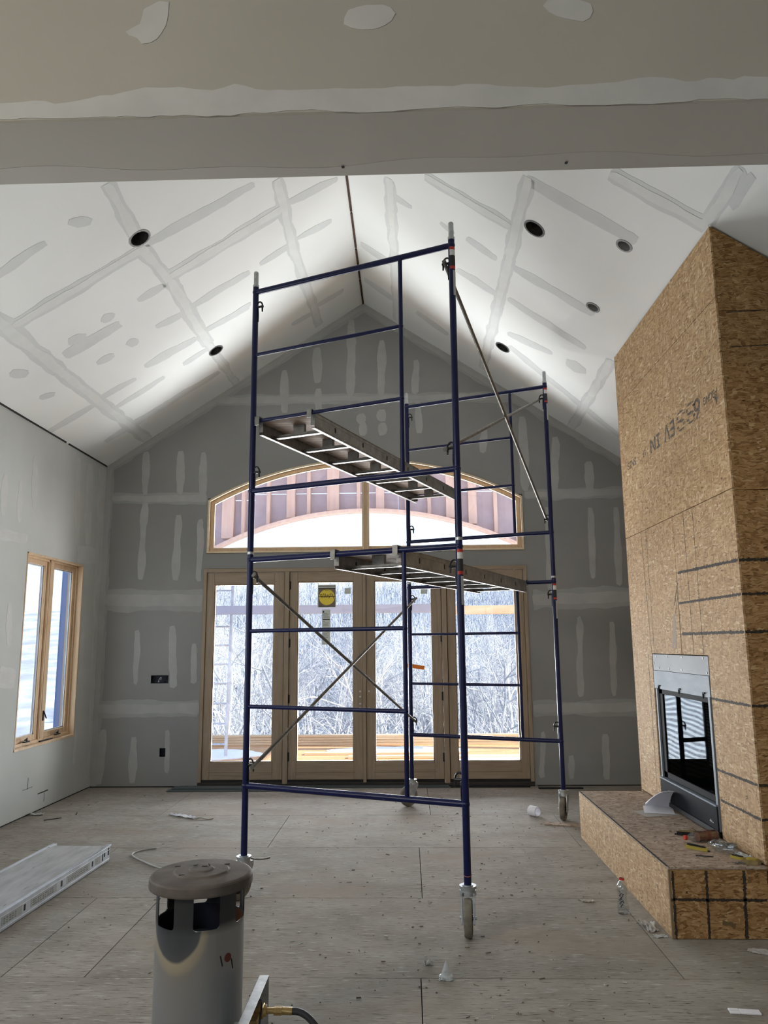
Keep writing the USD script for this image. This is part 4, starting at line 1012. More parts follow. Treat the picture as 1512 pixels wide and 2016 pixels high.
# ================================================================== heater
HCX, HCY = -.857, 3.315
ht = thing('salamander_heater', 'cylindrical galvanised construction heater with rusty round cap in the foreground', 'heater', (HCX, HCY, 0))
RB = .1755
ZB0, ZB1 = .06, .662
shell = to_man(lathe([(RB - .004, ZB0), (RB, ZB0), (RB, ZB1), (RB - .004, ZB1), (RB - .004, ZB0)], 72))
for k in range(6):
    a = math.radians(-67.2) + k * math.pi / 3
    w = .102
    cut = Polygon([(-w / 2, .515), (w / 2, .515), (w / 2, .70), (-w / 2, .70)]).buffer(-.014).buffer(.014, quad_segs=5)
    m = plate(cut, .09, (0, 0, 0), (1, 0, 0), (0, 0, 1))      # slab from y = 0 to -0.09
    m.apply_translation((0, -RB + .045, 0))
    shell = shell - to_man(moved(m, rz=a + math.pi / 2))
HSHELL = usdkit.material(stage, '/World/Looks/heater_shell', {
    't': ('texture_coordinate', {}), 's': ('separate_xyz', {}), 'n': ('noise_texture', {'scale': 5.0, 'detail': 3.0}), 'n2': ('noise_texture', {'scale': 34.0, 'detail': 4.0}),
    # a scorched bluish patch below each opening, ringed by a straw-coloured heat tint
    'ax': ('math', {'math_type': 'add', 'value2': .055}), 'aq': ('math', {'math_type': 'multiply'}), 'az': ('math', {'math_type': 'subtract', 'value2': .545}), 'azs': ('math', {'math_type': 'multiply', 'value2': .72}), 'aqz': ('math', {'math_type': 'multiply'}),
    'd': ('math', {'math_type': 'add'}), 'dr': ('math', {'math_type': 'sqrt'}), 'dn': ('math', {'math_type': 'multiply_add', 'value2': .035}),
    'r': ('rgb_ramp', {'ramp': [(0, (.075, .083, .092)), (.095, (.10, .11, .122)), (.118, (.12, .128, .138)), (.126, (.52, .46, .35)), (.143, (.46, .41, .32)), (.158, (.34, .33, .315)), (.25, (.33, .335, .34)), (.4, (.30, .31, .32)), (.50, (.13, .14, .155)), (.6, (.24, .25, .26)), (1, (.30, .31, .32))]}),
    'zt': ('map_range', {'from_min': .495, 'from_max': .535, 'clamp': True}), 'zx': ('mix_color', {'b': (.055, .06, .066)}),
    'p': ('principled_bsdf', {'metallic': .6, 'roughness': .36})},
    [('t.object', 's.vector'), ('t.object', 'n.vector'), ('t.object', 'n2.vector'), ('s.x', 'ax.value1'), ('ax.value', 'aq.value1'), ('ax.value', 'aq.value2'), ('s.z', 'az.value1'), ('az.value', 'azs.value1'), ('azs.value', 'aqz.value1'), ('azs.value', 'aqz.value2'),
     ('aq.value', 'd.value1'), ('aqz.value', 'd.value2'), ('d.value', 'dr.value1'), ('n.fac', 'dn.value1'), ('dr.value', 'dn.value3'), ('dn.value', 'r.fac'), ('s.z', 'zt.value'), ('zt.result', 'zx.fac'), ('r.color', 'zx.a'), ('zx.result', 'p.base_color')], surface='p.BSDF')
obj('shell', from_man(shell), HSHELL, ht, smooth=35)
SOOT = usdkit.material(stage, '/World/Looks/inner_burner_drum', {
    't': ('texture_coordinate', {}), 's': ('separate_xyz', {}), 'n': ('noise_texture', {'scale': 6.0, 'detail': 3.0}), 'ad': ('math', {'math_type': 'multiply_add', 'value2': .16}), 'mr': ('map_range', {'from_min': -.02, 'from_max': .26, 'clamp': True}),
    'r': ('rgb_ramp', {'ramp': [(0, (.008, .009, .014)), (.35, (.014, .018, .040)), (.55, (.05, .022, .018)), (.8, (.24, .085, .03)), (1, (.30, .12, .045))]}), 'p': ('principled_bsdf', {'metallic': .3, 'roughness': .55})},
    [('t.object', 's.vector'), ('t.object', 'n.vector'), ('n.fac', 'ad.value1'), ('s.x', 'ad.value3'), ('ad.value', 'mr.value'), ('mr.result', 'r.fac'), ('r.color', 'p.base_color')], surface='p.BSDF')
obj('inner_baffle', lathe([(0, .30), (RB - .007, .30), (RB - .007, .31), (.06, .335), (0, .34)], 40), SOOT, ht)
obj('burner_cone', lathe([(0, .31), (.08, .31), (.10, .40), (.085, .44), (0, .45)], 32), SOOT, ht)
obj('inner_lining', lathe([(RB - .0062, .31), (RB - .0050, .31), (RB - .0050, .512), (RB - .0062, .512), (RB - .0062, .31)], 60), SOOT, ht)
RC = .2075
cap = [(0, .7000), (.042, .7000), (.048, .6985), (.052, .6955), (.056, .6950), (.100, .6950), (.106, .6940), (.112, .6890), (.118, .6870), (.124, .6866), (.180, .6858), (RC - .014, .6850), (RC - .006, .6815), (RC - .001, .675), (RC, .666), (RC + .001, .648), (RC - .001, .641), (RC - .005, .640), (RC - .007, .644), (RC - .008, .662), (RC - .02, .670), (0, .672)]
obj('cap', lathe(cap, 96), CAPIRON, ht, smooth=14)
for r, a, z, b in ((.045, 2.4, .7035, 1.0), (.045, 1.1, .7035, 2.0), (.13, .9, .6895, .2), (.10, -2.2, .6965, .1), (.02, 1.2, .7035, 0), (.14, 2.6, .6885, 0)):
    obj('cap_slot', moved(bx(-.011, .011, -.0025, .0025, -.001, .0012), (r * math.cos(a), r * math.sin(a), z - .0018), rz=b), DARKGAP, ht, smooth=False)
obj('base_ring', lathe([(RB - .006, 0), (RB + .05, 0), (RB + .055, .012), (RB + .004, .065), (RB - .006, .065), (RB - .006, 0)], 60), GALV, ht)
for k in range(3):
    a = k * 2.094 + .5
    obj('foot', moved(cbx(-.03, .03, -.018, .018, 0, .012), (math.cos(a) * (RB + .045), math.sin(a) * (RB + .045), 0), rz=a), BLACK, ht)
sa = math.radians(-37)
obj('warning_dot', moved(trimesh.creation.cylinder(.016, .002, sections=24), (math.cos(sa) * (RB + .0006), math.sin(sa) * (RB + .0006), .400), ry=math.pi / 2, rz=sa), look('rust_red_dot', (.12, .02, .012), rough=.6), ht)
for q, z in ((-.17, .395), (.13, .372)):
    obj('scuff', moved(bx(-.0006, .0006, -.0025, .0025, -.02, .02), (math.cos(sa + q) * (RB + .0006), math.sin(sa + q) * (RB + .0006), z), rx=.25, rz=sa + q), DARKGAP, ht, smooth=False)
# control bracket beside the shell
bxx, by0, by1, bz0, bz1 = RB + .075, -.42, -.01, .085, .300
br = obj('control_bracket', cat([cbx(bxx - .002, bxx, by0, by1, bz0, bz1, .0008), cbx(bxx - .002, bxx + .036, by0, by1, bz1 - .002, bz1, .0008), cbx(bxx - .002, bxx + .036, by1 - .002, by1, bz0, bz1, .0008), cbx(bxx - .002, bxx + .036, by0, by0 + .002, bz0, bz1, .0008), cbx(RB - .01, bxx, -.10, -.08, .10, .16, .001), cbx(RB - .03, bxx, -.16, -.14, .10, .16, .001)]), GALV, ht)
obj('valve_body', cat([tube((bxx, -.155, .232), (bxx + .055, -.155, .232), .020, n=14), moved(cbx(-.02, .02, -.022, .022, -.022, .022, .004), (bxx + .025, -.155, .232)), tube((bxx + .012, -.23, .14), (bxx + .012, -.23, .222), .017, n=12), moved(cbx(-.017, .017, -.03, .03, -.014, .014, .003), (bxx + .018, -.21, .222))]), BRASS, ht)
obj('hose_fitting', cat([tube((bxx + .05, -.155, .232), (bxx + .085, -.153, .232), .011, n=12), tube((bxx + .082, -.153, .232), (bxx + .112, -.152, .231), .0155, n=6), tube((bxx + .112, -.152, .231), (bxx + .150, -.150, .229), .0135, n=14)]), BRASS, ht)
obj('thermocouple_wire', path_tube(spline([(bxx + .004, -.10, .215), (bxx + .02, -.12, .255), (bxx + .035, -.16, .262), (bxx + .036, -.20, .20), (bxx + .03, -.22, .12), (bxx + .01, -.25, .10)], 40), .003, 6), BLACK, ht)
obj('dial', moved(trimesh.creation.cylinder(.030, .012, sections=28), (bxx + .006, -.275, .15), ry=math.pi / 2), SILVER, ht)
obj('red_button', moved(trimesh.creation.cylinder(.012, .02, sections=16), (bxx + .008, -.225, .262), ry=math.pi / 2), RED, ht)
hx, hy = HCX + bxx + .148, HCY - .150
hs = obj('gas_hose', path_tube(spline([(hx - .002, hy, .229), (hx + .04, hy + .002, .222), (hx + .085, hy - .004, .190), (hx + .125, hy - .02, .135), (hx + .145, hy - .05, .07), (hx + .15, hy - .12, .018), (hx + .12, hy - .35, .0125), (hx + .25, hy - .9, .0125), (hx + .1, hy - 1.6, .0125)], 90), .0125, 14), HOSE)
tag(hs, 'black rubber gas hose curving down to the floor from the heater', 'hose')

# ================================================================== small things
def bottle(name, label, loc, h, r, cap_col, rx=0.0, rz=0.0, drink=None, crush=0.0, seed=1, waist=.86):
    z = np.array([0, .004, .02, .10, .22, .34, .46, .58, .66, .74, .80, .86, .90, .93]) * h
    k = np.array([.80, .96, 1, .97, 1, waist, waist, 1, .98, .86, .62, .42, .36, .36]) * r
    prof = [(0, .006)] + list(zip(k, z)) + [(k[-1] - .0012, z[-1])] + [(max(a - .0012, .001), b) for a, b in list(zip(k, z))[::-1][1:-1]] + [(0, .008)]
    m = lathe(prof, 28)
    if crush:
        v = np.array(m.vertices)
        nz = meshkit.fbm(v * 26 + seed, 2, seed) - .5
        rad = np.linalg.norm(v[:, :2], axis=1)
        f = 1 + crush * nz * np.clip(rad / r, 0, 1)
        v[:, :2] *= f[:, None]
        v[:, 0] *= 1 - crush * .35
        m.vertices = v
    base = (loc[0], loc[1], loc[2])
    t = thing(name, label, 'bottle', base, rz)
    lay = lambda q: moved(q, (0, 0, r * .97), rx=math.pi / 2) if rx else q
    obj('body', lay(m), CLEARPET, t, smooth=50)
    if cap_col is not None:
        c = lathe([(0, .925 * h), (.40 * r, .925 * h), (.42 * r, .935 * h), (.42 * r, .995 * h), (.38 * r, h), (0, h)], 24)
        obj('cap', lay(c), cap_col, t)
    if drink is not None:
        obj('drink', lay(lathe([(0, .03 * h), (r * .94, .04 * h), (r * .94, .30 * h), (waist * r * .97, .36 * h), (waist * r * .97, .60 * h), (0, .60 * h)], 24)), drink, t)
    return t


REDCAP = look('red_cap', (.55, .05, .03), rough=.4)
TEA = look('brown_drink_label', [(.3, (.10, .03, .018)), (.7, (.22, .08, .05))], scale=30, rough=.3)
b = bottle('water_bottle', 'clear empty drink bottle with red cap ring standing on the floor by the hearth', (1.272, 4.945, 0), .215, .036, None, crush=.16, seed=3, waist=.84)
obj('cap_ring', lathe([(.013, .188), (.0165, .188), (.0165, .198), (.013, .198), (.013, .188)], 20), REDCAP, b)
obj('print', cat([moved(bx(-.0006, .0006, -.004, .004, -.003, .003), (math.cos(a) * .0318, math.sin(a) * .0318, z), rz=a) for a, z in [(math.radians(-125 + 9 * math.sin(q * 2.1)), .045 + q * .0075) for q in range(12)] + [(math.radians(-108 + 11 * math.sin(q * 1.3)), .06 + q * .009) for q in range(7)]]), DECALK, b, smooth=False)
b = bottle('drink_bottle', 'red-capped drink bottle with brown label lying on the hearth', (1.922, 5.115, HTOP), .235, .034, REDCAP, rx=1, rz=math.radians(-73), drink=TEA)
b = bottle('crushed_bottle', 'crushed clear plastic bottle lying in front of the brown one on the hearth', (1.892, 4.75, HTOP), .20, .036, None, rx=1, rz=math.radians(212), crush=.9, seed=9)


def crumple(name, label, catg, loc, sx, sy, h, mat, seed, rz=0.0, n=18, thick=.0012):
    """a crumpled sheet: noise-lifted grid with an uneven outline, given thickness"""
    u, v = np.meshgrid(np.linspace(-1, 1, n), np.linspace(-1, 1, n), indexing='ij')
    q = np.stack([u * 1.4, v * 1.4, np.full_like(u, seed * 1.7)], -1)
    z = np.abs(meshkit.fbm(q * 1.6, 3, seed) - .45) * 2.2 * h
    du = (meshkit.fbm(q + 5, 2, seed + 3) - .5) * .7; dv = (meshkit.fbm(q + 9, 2, seed + 5) - .5) * .7
    e = 1 - .22 * (np.abs(u) ** 6 + np.abs(v) ** 6) * meshkit.noise(q * 3, seed)
    P = np.stack([(u * e + du) * sx / 2, (v * e + dv) * sy / 2, z - z.min() + .001], -1).reshape(-1, 3)
    i, j = np.meshgrid(np.arange(n - 1), np.arange(n - 1), indexing='ij')
    a = (i * n + j).ravel()
    F = np.vstack([np.c_[a, a + n, a + n + 1], np.c_[a, a + n + 1, a + 1]])
    N = len(P)
    edge = np.r_[np.arange(n), np.arange(2 * n - 1, n * n, n), np.arange(n * n - 2, n * n - n - 1, -1), np.arange(n * (n - 2), 0, -n)]
    nx = np.roll(edge, -1)
    V = np.vstack([P + (0, 0, thick), P])
    G = np.vstack([F, F[:, ::-1] + N, np.c_[edge, edge + N, nx + N], np.c_[edge, nx + N, nx]])
    t = obj(name, moved(trimesh.Trimesh(V, G, process=False), loc, rz=rz), mat, smooth=40)
    return tag(t, label, catg)


crumple('plastic_wrap', 'crumpled clear plastic wrap heaped behind the crushed bottle on the hearth', 'plastic wrap', (1.915, 4.96, HTOP), .11, .16, .045, CLEARPET, 3, .5)
crumple('plastic_wrap', 'milky plastic scrap against the chase near the hearth corner', 'plastic wrap', (1.925, 4.735, HTOP), .065, .12, .04, MILKY, 5, .2)
GLOVE = look('tan_leather', [(.3, (.17, .115, .045)), (.7, (.34, .25, .11))], scale=20, rough=.8)
YELLOW = look('yellow_plastic', (.42, .33, .05), rough=.5)


def wedge(name, label, catg, loc, rz, L, w, h, mat, trim):
    t = thing(name, label, catg, loc, rz)
    body = Polygon([(-L / 2, -w * .35), (-L * .2, -w / 2), (L * .3, -w * .32), (L / 2, 0), (L * .3, w * .30), (-L * .2, w / 2), (-L / 2, w * .35)]).buffer(.004)
    m = plate(body, h, (0, 0, .001), (1, 0, 0), (0, 1, 0))
    obj('body', m, mat, t)
    obj('grip', plate(body.buffer(-w * .22), h * .35, (0, 0, .001 + h), (1, 0, 0), (0, 1, 0)), trim, t)
    obj('tip', cbx(L * .40, L * .62, -w * .10, w * .10, .002, .002 + h * .4, .001), BLACK, t)
    return t


wedge('utility_knife', 'yellow and black utility knife on the hearth below the brown bottle', 'utility knife', (1.722, 4.90, HTOP), math.radians(-50), .13, .036, .018, YELLOW, BLACK)
wedge('work_glove', 'yellow-tan work glove crumpled at the corner of hearth and chase', 'glove', (1.918, 4.60, HTOP), math.radians(-30), .085, .07, .022, GLOVE, YELLOW)
wedge('tool_sheath', 'small yellow and black tool sheath under the milky plastic scrap', 'tool', (1.88, 4.70, HTOP), math.radians(-55), .075, .034, .014, YELLOW, BLACK)
wedge('tin_snips', 'dark tool with yellow grip lying behind the brown drink bottle', 'tool', (1.80, 5.24, HTOP), math.radians(170), .15, .03, .022, BLACK, GLOVE)
tag(obj('pencil_stub', tube((1.66, 4.76, HTOP + .004), (1.75, 4.73, HTOP + .004), .0032, n=6), DECALK), 'dark pencil stub lying near the front edge of the hearth', 'pencil')
tag(obj('screw_pile', cat([tube((1.83 + .016 * math.cos(k * 2.4) * (k % 4), 4.595 + .008 * math.sin(k * 1.9) * (k % 4), HTOP + .004 + .002 * (k % 3)), (1.845 + .016 * math.cos(k * 2.4 + .5) * (k % 4), 4.60 + .01 * math.sin(k * 1.7) * (k % 4), HTOP + .005 + .002 * (k % 3)), .0025, n=6) for k in range(14)]), BRACE), 'small dark pile of loose screws by the glove on the hearth', 'screws', kind='stuff')

# folded white paper standing on a grey sheet on the hearth
t = thing('folded_paper', 'folded white sheet of paper standing curled on the hearth', 'paper', (1.855, 5.98, HTOP))


def sheet(fn, nu, nv, th=.0008):
    u, v = np.meshgrid(np.linspace(0, 1, nu), np.linspace(0, 1, nv), indexing='ij')
    P = np.stack(fn(u, v), -1)
    dx, dy = np.gradient(P, axis=0), np.gradient(P, axis=1)
    N = np.cross(dx, dy); N /= np.maximum(np.linalg.norm(N, axis=-1, keepdims=True), 1e-9)
    A, B = (P + N * th / 2).reshape(-1, 3), (P - N * th / 2).reshape(-1, 3)
    i, j = np.meshgrid(np.arange(nu - 1), np.arange(nv - 1), indexing='ij')
    a = (i * nv + j).ravel(); M = len(A)
    F = np.vstack([np.c_[a, a + nv, a + nv + 1], np.c_[a, a + nv + 1, a + 1]])
    e = np.r_[np.arange(nv), np.arange(2 * nv - 1, nu * nv, nv), np.arange(nu * nv - 2, nu * nv - nv - 1, -1), np.arange(nv * (nu - 2), 0, -nv)]
    x = np.roll(e, -1)
    return trimesh.Trimesh(np.vstack([A, B]), np.vstack([F, F[:, ::-1] + M, np.c_[e, e + M, x + M], np.c_[e, x + M, x]]), process=False)


obj('raised_leaf', moved(sheet(lambda u, v: (-.105 + .20 * u, .02 - .10 * v * v + .10 * (1 - v), .004 + (.135 * np.sin(np.pi * (.10 + .50 * u)) ** .8 + .02 * u) * np.sin(v * 1.5)), 18, 14), rz=-.25), PAPER, t)
obj('flat_leaf', moved(sheet(lambda u, v: (-.12 + .21 * u, -.12 + .25 * v, .004 + .006 * np.sin(u * 3) * v + 0 * u), 14, 10), rz=-.25), PAPER, t)
tag(obj('grey_sheet', moved(sheet(lambda u, v: (-.15 + .26 * u, -.10 + .20 * v, .0012 + .001 * np.sin(u * 5) ** 2 + 0 * v), 14, 8), (1.815, 5.90, HTOP), rz=.2), PAPER_OLD), 'flat grey sheet of paper beneath the folded white paper on the hearth', 'paper')

# litter on the floor that one can tell apart
t = thing('tape_roll', 'small white cardboard roll lying on the floor near the far casters', 'tape roll', (1.168, 7.56, 0))
obj('tube', moved(lathe([(.036, -.045), (.045, -.045), (.045, .045), (.036, .045), (.036, -.045)], 28), (0, 0, .045), ry=math.pi / 2, rz=math.radians(-50)), PAPER, t)
crumple('plastic_scrap', 'curled milky plastic scrap on the open floor below the front caster', 'plastic scrap', (.165, 4.03, 0), .07, .06, .012, MILKY, 11)
tag(obj('plastic_peak', lathe([(.0, .075), (.012, .045), (.024, .012), (.034, .004), (.034, .001), (0, .001)], 14, (.168, 4.045, .006)), MILKY), 'upright pointed fold of milky plastic on the curled scrap', 'plastic scrap')
crumple('paper_scrap', 'torn pale paper scrap leaning at the near corner of the hearth box', 'paper scrap', (1.352, 4.70, 0), .085, .13, .05, PAPER_OLD, 13, .3)
crumple('paper_scrap', 'small flat plastic-coated scrap just in front of the hearth corner', 'paper scrap', (1.372, 4.575, 0), .07, .05, .012, MILKY, 17, .1)
crumple('paper_scrap', 'pale paper scrap by the right edge below the hearth end', 'paper scrap', (1.82, 4.365, 0), .13, .07, .014, PAPER_OLD, 19, -.3)
crumple('paper_scrap', 'little cream scrap on the floor left of the clear bottle', 'paper scrap', (1.11, 5.16, 0), .08, .05, .012, PAPER_OLD, 23, .2)
t = thing('plastic_clip', 'flat white plastic clip on the floor at the lower right', 'clip', (1.442, 3.70, 0), -.12)
obj('tongue', cbx(-.012, .075, -.020, .020, 0, .008, .002), PAPER, t)
obj('fork_end', cat([cbx(-.055, -.012, .004, .022, 0, .008, .002), cbx(-.055, -.012, -.022, -.004, 0, .008, .002)]), PAPER, t)
tag(obj('cable_offcut', path_tube(spline([(-2.03, 6.42, .006), (-2.12, 6.36, .006), (-2.165, 6.26, .006), (-2.12, 6.16, .006), (-2.02, 6.05, .006), (-1.90, 5.93, .006), (-1.78, 5.84, .006)], 40), .006, 8), look('white_cable', (.52, .51, .48), rough=.5)), 'bent white cable offcut on the floor behind the heater', 'cable')
crumple('paper_strip', 'curled white paper strip on the floor near the left corner of the room', 'paper strip', (-2.14, 7.56, 0), .36, .06, .03, PAPER, 29, -.55, n=16)
tag(obj('twig_scrap', path_tube(spline([(-2.0, 7.45, .006), (-1.95, 7.47, .012), (-1.88, 7.44, .006), (-1.84, 7.47, .008)], 14), .006, 6), PAPER_OLD), 'short broken scrap at the end of the paper strip', 'scrap')
crumple('mud_lump', 'dropped lump of joint compound at the foot of the left wall', 'plaster lump', (-3.60, 7.66, 0), .13, .09, .04, MUD, 31, .2)
crumple('mud_lump', 'small crumb of joint compound near the open floor middle', 'plaster lump', (.085, 4.20, 0), .05, .045, .03, MUD, 37)
tag(obj('trim_length', cat([cbx(-2.70, -1.42, 8.80, 8.90, 0, .014, .002), cbx(-2.66, -1.45, 8.86, 8.99, .0142, .030, .002), cbx(-2.62, .45, 8.995, 9.05, 0, .024, .002)]), look('grey_green_trim', (.07, .085, .085), rough=.5)), 'dark flat lengths of trim lying along the foot of the doors', 'trim')
tag(obj('door_strip', cbx(.47, 1.36, 9.0, 9.045, 0, .018, .002), BLACK), 'black strip lying on the floor before the rightmost door', 'strip')
tag(obj('dark_offcut', cbx(1.44, 1.93, 8.90, 8.975, 0, .012, .002), BLACK), 'dark flat offcut on the floor behind the far right caster', 'offcut')
tag(obj('wood_shim', plate(Polygon([(1.20, 7.20), (1.42, 7.15), (1.80, 6.99), (1.80, 7.10), (1.50, 7.24), (1.22, 7.28)]), .009, (0, 0, 0), (1, 0, 0), (0, 1, 0)), OSB_DUSTY, smooth=False), 'thin board offcut on the floor beside the hearth and far right caster', 'board')
tag(obj('wire_scrap', tube((-3.42, 7.42, .004), (-3.30, 7.52, .004), .004, n=6), DECALK), 'longer dark bit of wire on the floor below the casement window', 'wire')
tag(obj('wire_scrap', tube((-3.25, 7.75, .004), (-3.22, 7.66, .004), .005, n=6), DECALK), 'short dark bit of wire on the floor towards the room corner', 'wire')

# fine litter nobody would count: chips, dust and splinters
rng = np.random.default_rng(5)
ch_d, ch_l = [], []
for k in range(620):
    y = 3.2 + 5.7 * rng.random() ** 1.25
    x = rng.uniform(-.62 * y * .62 - .4, min(1.36, .42 * y)) if rng.random() < .5 else rng.normal(.45, .55)
    x = min(max(x, -3.6), 1.36 if 4.4 < y < 6.9 else 2.4)
    if math.hypot(x - HCX, y - HCY) < .26 or (-2.9 < x < -2.2 and y < 6.15):
        continue
    a = rng.uniform(0, 3.14); L = rng.gamma(2.0, .0026); w = rng.uniform(.001, .0028)
    big = rng.random() < .02
    if big:
        L *= 3.2
    m = bx(-L, L, -w, w, 0.0002, rng.uniform(.0015, .005))
    (ch_l if rng.random() < .22 else ch_d).append(moved(m, (x, y, 0), rz=a if rng.random() < .5 else rng.normal(0, .3)))
tag(obj('debris', cat(ch_d), look('dark_chips', [(.3, (.10, .08, .06)), (.7, (.24, .19, .145))], scale=3, rough=.9), smooth=False), 'dark wood chips and splinters scattered over the floor', 'debris', kind='stuff')
tag(obj('debris', cat(ch_l), MUD, smooth=False), 'pale plaster crumbs scattered over the floor', 'debris', kind='stuff')

# ================================================================== outdoors
SNOWY = look('snowy_ground', [(.35, (.27, .28, .31)), (.52, (.37, .39, .44)), (.62, (.55, .57, .62)), (.75, (.74, .76, .80))], scale=.35, rough=.9, detail=6)  # bare ground and snow; distant haze put into the ground tones


def grid_ground(x0, x1, y0, y1, n, m, zf):
    x, y = np.meshgrid(np.linspace(x0, x1, n), np.linspace(y0, y1, m), indexing='ij')
    P = np.stack([x, y, zf(x, y)], -1).reshape(-1, 3)
    i, j = np.meshgrid(np.arange(n - 1), np.arange(m - 1), indexing='ij'); a = (i * m + j).ravel()
    return trimesh.Trimesh(P, np.vstack([np.c_[a, a + m, a + m + 1], np.c_[a, a + m + 1, a + 1]]), process=False)


def gz(x, y):
    base = -1.1 - 4.6 * np.clip((y - 13) / 16, 0, 1) ** 1.2
    hill = 10.2 * np.clip((y - 34) / 62, 0, 1.2) ** 1.1
    return base + hill + (meshkit.fbm(np.stack([x * .06, y * .06, 0 * x], -1), 3, 2) - .5) * 2.2 * np.clip((y - 16) / 14, .05, 1)


gr = struct('ground_outside', 'snow-patched ground falling away behind the house and rising to a wooded hill', 'ground')
obj('snowfield', grid_ground(-70, 70, 9.3, 112, 70, 70, gz), SNOWY, gr, smooth=True)
obj('side_yard', bx(-70, -3.9, -40, 9.3, -1.3, -1.1), SNOWY, gr, smooth=False)

DECKW = look('deck_lumber', [(.25, (.40, .20, .085)), (.5, (.56, .31, .14)), (.75, (.68, .42, .21))], scale=1.4, stretch=(1.2, 9, 9), rough=.7, dist=.6, nrough=.6)
dk = struct('deck', 'sunlit orange timber deck with snow patches outside the doors', 'deck')
y = 9.34
k = 0
while y < 13.9:
    xs = [-4.6, -1.2 + (k % 3) * .9, 3.2]
    for a, b in zip(xs[:-1], xs[1:]):
        obj('deck_board', cbx(a, b - .004, y, y + .139, -.11, -.072, .003), DECKW, dk, smooth=False)
    y += .145; k += 1
obj('deck_joists', [bx(-4.6 + .6 * q, -4.56 + .6 * q, 9.3, 13.9, -.34, -.112) for q in range(14)], DARKGAP, dk, smooth=False)
for k, (px_, py_, a, b, r) in enumerate(((-2.1, 9.75, .30, .16, .2), (-2.35, 10.25, .5, .30, .1), (-1.55, 10.9, .5, .22, 0), (.35, 11.0, .35, .10, 0), (1.15, 10.2, .62, .38, 0), (1.5, 11.4, .9, .42, 0), (.75, 9.72, .30, .14, .1), (-.2, 12.6, 1.2, .35, 0), (-3.2, 12.2, 1.0, .6, 0))):
    g = wob(affinity.rotate(affinity.scale(Point(px_, py_).buffer(1), a, b), r, use_radians=True), 40 + k, .05, .12)
    tag(obj('snow_patch', plate(g, .014, (0, 0, -.0715), (1, 0, 0), (0, 1, 0)), SNOW, smooth=False), ['thin snow patch', 'blue-shaded snow patch', 'long snow streak', 'narrow snow streak', 'broad bright snow patch', 'widest snow patch', 'small snow patch', 'far snow drift', 'corner snow drift'][k] + ' melting on the deck ' + ['just outside the leftmost door', 'beyond the leftmost door sill', 'between the left doors', 'seen under the taped door', 'outside the rightmost door', 'behind the scaffold foot at the right door', 'close to the rightmost sill', 'at the middle of the outer deck edge', 'at the left end of the outer deck'][k], 'snow', group='snow patches on the deck')
LUM = look('fresh_lumber', [(.3, (.56, .40, .23)), (.7, (.72, .55, .35))], scale=1.6, stretch=(1, 8, 8), rough=.7)
tag(obj('lumber_stack', cat([cbx(-4.2, 3.0, 13.30 + .0 * q, 13.44, -.071 + q * .042, -.071 + q * .042 + .038, .003) for q in range(4)]), LUM, smooth=False), 'pale boards stacked along the outer edge of the deck', 'lumber')
for k, (a, b, yy, zz) in enumerate(((-1.6, .9, 12.1, .018), (-.9, 1.9, 11.72, .0))):
    tag(obj('loose_board', cbx(a, b, yy, yy + .14, -.071 + zz * 0, -.033, .003), LUM, smooth=False), ['loose pale board lying across the deck beyond the taped door', 'shorter loose board lying nearer the doors on the deck'][k], 'board')

# porch gable with its arched underside, framed and sheathed
PORCH_ST = look('porch_stud', [(.3, (.70, .53, .43)), (.7, (.80, .64, .54))], scale=2, stretch=(8, 8, 1), rough=.7)
PORCH_SH = look('porch_sheathing', [(.3, (.56, .50, .52)), (.7, (.66, .60, .62))], scale=3, rough=.8)
po = struct('porch_gable', 'timber framed porch gable with arched opening outside the arched window', 'porch')
PY = 12.5
PR0 = 5.55
pz = lambda x, o=0: 3.772 + o - PR0 + math.sqrt(PR0 ** 2 - (x + .66) ** 2)
roof = lambda x: 6.35 - .60 * abs(x + .66)
xs = np.linspace(-4.4, 3.08, 50)
arch_band = Polygon([(x, pz(x)) for x in xs] + [(x, pz(x, .05)) for x in xs[::-1]])
obj('arch_band', plate(arch_band, .20, (0, PY + .14, 0), (1, 0, 0), (0, 0, 1)), PORCH_ST, po, smooth=False)
for k, (a, b) in enumerate(((-4.4, -2.55), (-2.545, -.12), (-.115, 2.32), (2.325, 3.08))):
    for q, (z0, z1) in enumerate(((2.0, 4.02 + .10 * (k in (1, 2))), (4.035 + .10 * (k in (1, 2)), 6.3))):
        xx = np.linspace(a, b, 16)
        pg = Polygon([(x, pz(x, .01)) for x in xx] + [(x, roof(x)) for x in xx[::-1]]).intersection(sbox(-6, z0, 6, z1))
        if not pg.is_empty:
            obj('sheathing_panel', plate(pg, .012, (0, PY + .17, 0), (1, 0, 0), (0, 0, 1)), PORCH_SH, po, smooth=False)
for k, x in enumerate((-3.9, -3.42, -2.98, -2.72, -2.30, -1.92, -1.62, -1.21, -.78, -.42, .02, .40, .78, 1.12, 1.50, 1.92, 2.34, 2.74)):
    w = .14 if k % 4 == 1 else (.20 if k % 5 == 2 else .06)
    obj('stud', cbx(x - w / 2, x + w / 2, PY + .02, PY + .155, max(pz(x - w / 2), pz(x + w / 2)) + .052, roof(x) - .2, .003), PORCH_ST, po)
